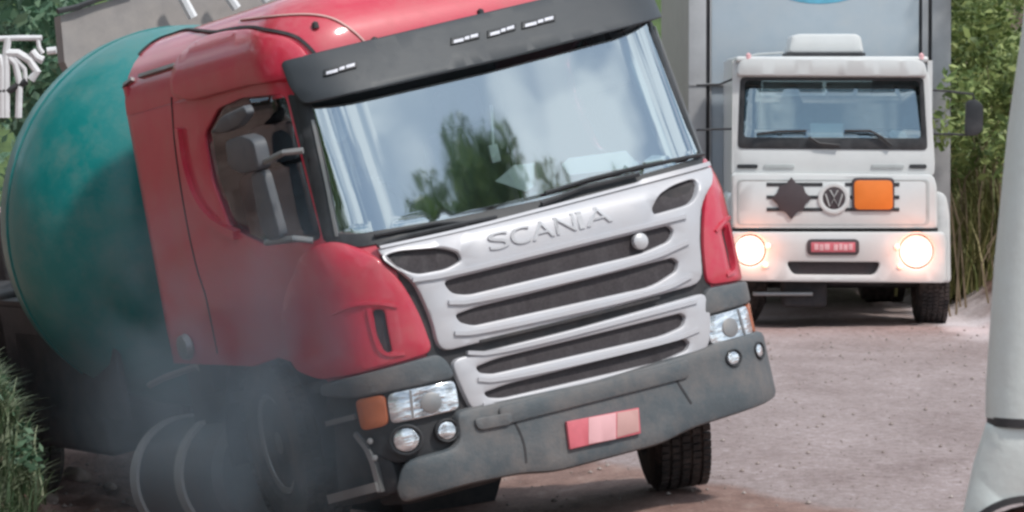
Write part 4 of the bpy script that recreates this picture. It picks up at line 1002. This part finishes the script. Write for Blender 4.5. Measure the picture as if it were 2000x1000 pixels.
# ------------------------------------------------------------------ white curved railing by the ditch
Dr = 31.
rail = empty('metal_railing', 'white tubular railing with curved bars left of the teal drum', 'railing', matrix=Matrix.Translation((pt(30, 200, Dr).x, Dr, 0)))
RI = Matrix.Translation((pt(30, 200, Dr).x, Dr, 0)).inverted()
def rp(u, v_): return RI @ pt(u, v_, Dr)
for a, r, nm in ((((-20, 76), (40, 74), (82, 74)), .022, 'top_rail'), (((74, 74), (76, 92), (84, 104)), .018, 'post'), (((16, 74), (12, 100), (12, 230)), .03, 'post'),
              (((12, 104), (35, 104), (58, 118), (72, 140), (60, 156)), .034, 'curved_bar'), (((18, 112), (30, 125), (38, 160), (36, 230)), .028, 'curved_bar'),
              (((-20, 108), (0, 112), (4, 135), (4, 230)), .03, 'curved_bar'), (((62, 100), (72, 112), (84, 118)), .034, 'curved_bar'), (((92, 100), (110, 98)), .03, 'curved_bar'), (((24, 108), (48, 135), (50, 160)), .02, 'curved_bar')):
    MB().tube([rp(*q) for q in a], r, 8).build(nm, WRAIL, rail)
MB().tube([rp(-30, 182), rp(20, 176), rp(52, 158)], .03, 8).build('bottom_rail', CHASS, rail)
# ------------------------------------------------------------------ stones on the dirt
def stone(x, y, r, seed, label, flat_=.7):
    bm = bmesh.new(); bmesh.ops.create_icosphere(bm, subdivisions=3, radius=r)
    for q in bm.verts:
        q.co *= 1 + .35 * noise.noise(q.co / r * 1.1 + Vector((seed, 0, 0))) + .12 * noise.noise(q.co / r * 3 + Vector((0, seed, 0))); q.co.z *= flat_
    me = bpy.data.meshes.new('stone'); bm.to_mesh(me); bm.free(); me.materials.append(STONE)
    for p in me.polygons: p.use_smooth = True
    o = bpy.data.objects.new('stone', me); COL.objects.link(o); o.location = (x, y, ground_z(x, y) + r * .25)
    return tag(o, label, 'stone', 'stones in the ditch')
for k, (u, v_, r, lb) in enumerate(((215, 955, .05, 'small brown stone in the dirt left of the fuel tank'), (330, 985, .17, 'largest brown boulder in the ditch right under the fuel tank'),
        (150, 935, .09, 'fist sized brown stone halfway between the grass and the fuel tank'), (95, 975, .07, 'brown stone at the foot of the bank grass'), (265, 985, .06, 'small brown stone touching the left side of the large boulder'))):
    D = 21.8
    for _ in range(30):
        P_ = pt(u, v_, D); D = min(max(D + (P_.z - ground_z(P_.x, D)) * 3.2, 20), 27)
    stone(pt(u, v_, D).x, D, r, k * 3.1, lb)
V = []; Fc = []
for k in range(1500):
    y = rnd.uniform(21.5, 39); u = rnd.choice((rnd.uniform(930, 1930), rnd.uniform(90, 420))); x = (u - 1000) / F * y; r = rnd.choice((.005, .007, .009, .012, .018)) * rnd.uniform(.7, 1.3); c = Vector((x, y, ground_z(x, y) + r * .3)); b0 = len(V)
    V += [c + Vector((r * rnd.uniform(.7, 1.2), 0, 0)), c + Vector((0, r, 0)), c - Vector((r, 0, 0)), c - Vector((0, r * rnd.uniform(.7, 1.2), 0)), c + Vector((0, 0, r * .8)), c - Vector((0, 0, r * .5))]
    for i in range(4): Fc += [(b0 + i, b0 + (i + 1) % 4, b0 + 4), (b0 + (i + 1) % 4, b0 + i, b0 + 5)]
link('loose_gravel', V, Fc, mat('gravel_stone', (.42, .36, .34), .9, col2=(.20, .15, .13), vscale=4), None, 'noweld', 'stuff')
# ------------------------------------------------------------------ smoke round the left front wheel
def smoke():
    m = bpy.data.materials.new('tyre_smoke'); m.use_nodes = True; nt = m.node_tree; N = nt.nodes; L = nt.links; N.remove(N['Principled BSDF'])
    pv = N.new('ShaderNodeVolumePrincipled'); pv.inputs['Color'].default_value = (.36, .45, .53, 1); pv.inputs['Anisotropy'].default_value = .2
    tc = N.new('ShaderNodeTexCoord'); n = N.new('ShaderNodeTexNoise'); n.inputs['Scale'].default_value = 1.6; n.inputs['Detail'].default_value = 4; n.inputs['Distortion'].default_value = .6
    L.new(tc.outputs['Object'], n.inputs['Vector'])
    ln = N.new('ShaderNodeVectorMath'); ln.operation = 'LENGTH'
    mp = N.new('ShaderNodeMapping'); mp.inputs['Scale'].default_value = (1 / 1.25, 1 / .75, 1 / 1.25); L.new(tc.outputs['Object'], mp.inputs['Vector']); L.new(mp.outputs[0], ln.inputs[0])
    fall = N.new('ShaderNodeMapRange'); fall.interpolation_type = 'SMOOTHSTEP'; fall.inputs['From Min'].default_value = 1.0; fall.inputs['From Max'].default_value = .25; L.new(ln.outputs['Value'], fall.inputs['Value'])
    mr = N.new('ShaderNodeMapRange'); mr.inputs['From Min'].default_value = .36; mr.inputs['From Max'].default_value = .66; mr.inputs['To Max'].default_value = 1.7; L.new(n.outputs['Fac'], mr.inputs['Value'])
    mu = N.new('ShaderNodeMath'); mu.operation = 'MULTIPLY'; L.new(fall.outputs[0], mu.inputs[0]); L.new(mr.outputs[0], mu.inputs[1]); L.new(mu.outputs[0], pv.inputs['Density'])
    L.new(pv.outputs[0], N['Material Output'].inputs['Volume']); return m
bm = bmesh.new(); bmesh.ops.create_icosphere(bm, subdivisions=3, radius=1)
for q in bm.verts: q.co = Vector((q.co.x * 1.3, q.co.y * .8, q.co.z * 1.3))
me = bpy.data.meshes.new('tyre_smoke'); bm.to_mesh(me); bm.free(); me.materials.append(smoke())
sm_ = bpy.data.objects.new('tyre_smoke', me); COL.objects.link(sm_); sm_.location = pt(480, 740, 20.6); sm_['kind'] = 'stuff'
tag(sm_, 'bluish grey smoke drifting up from the sunken front wheel of the red truck', 'smoke')
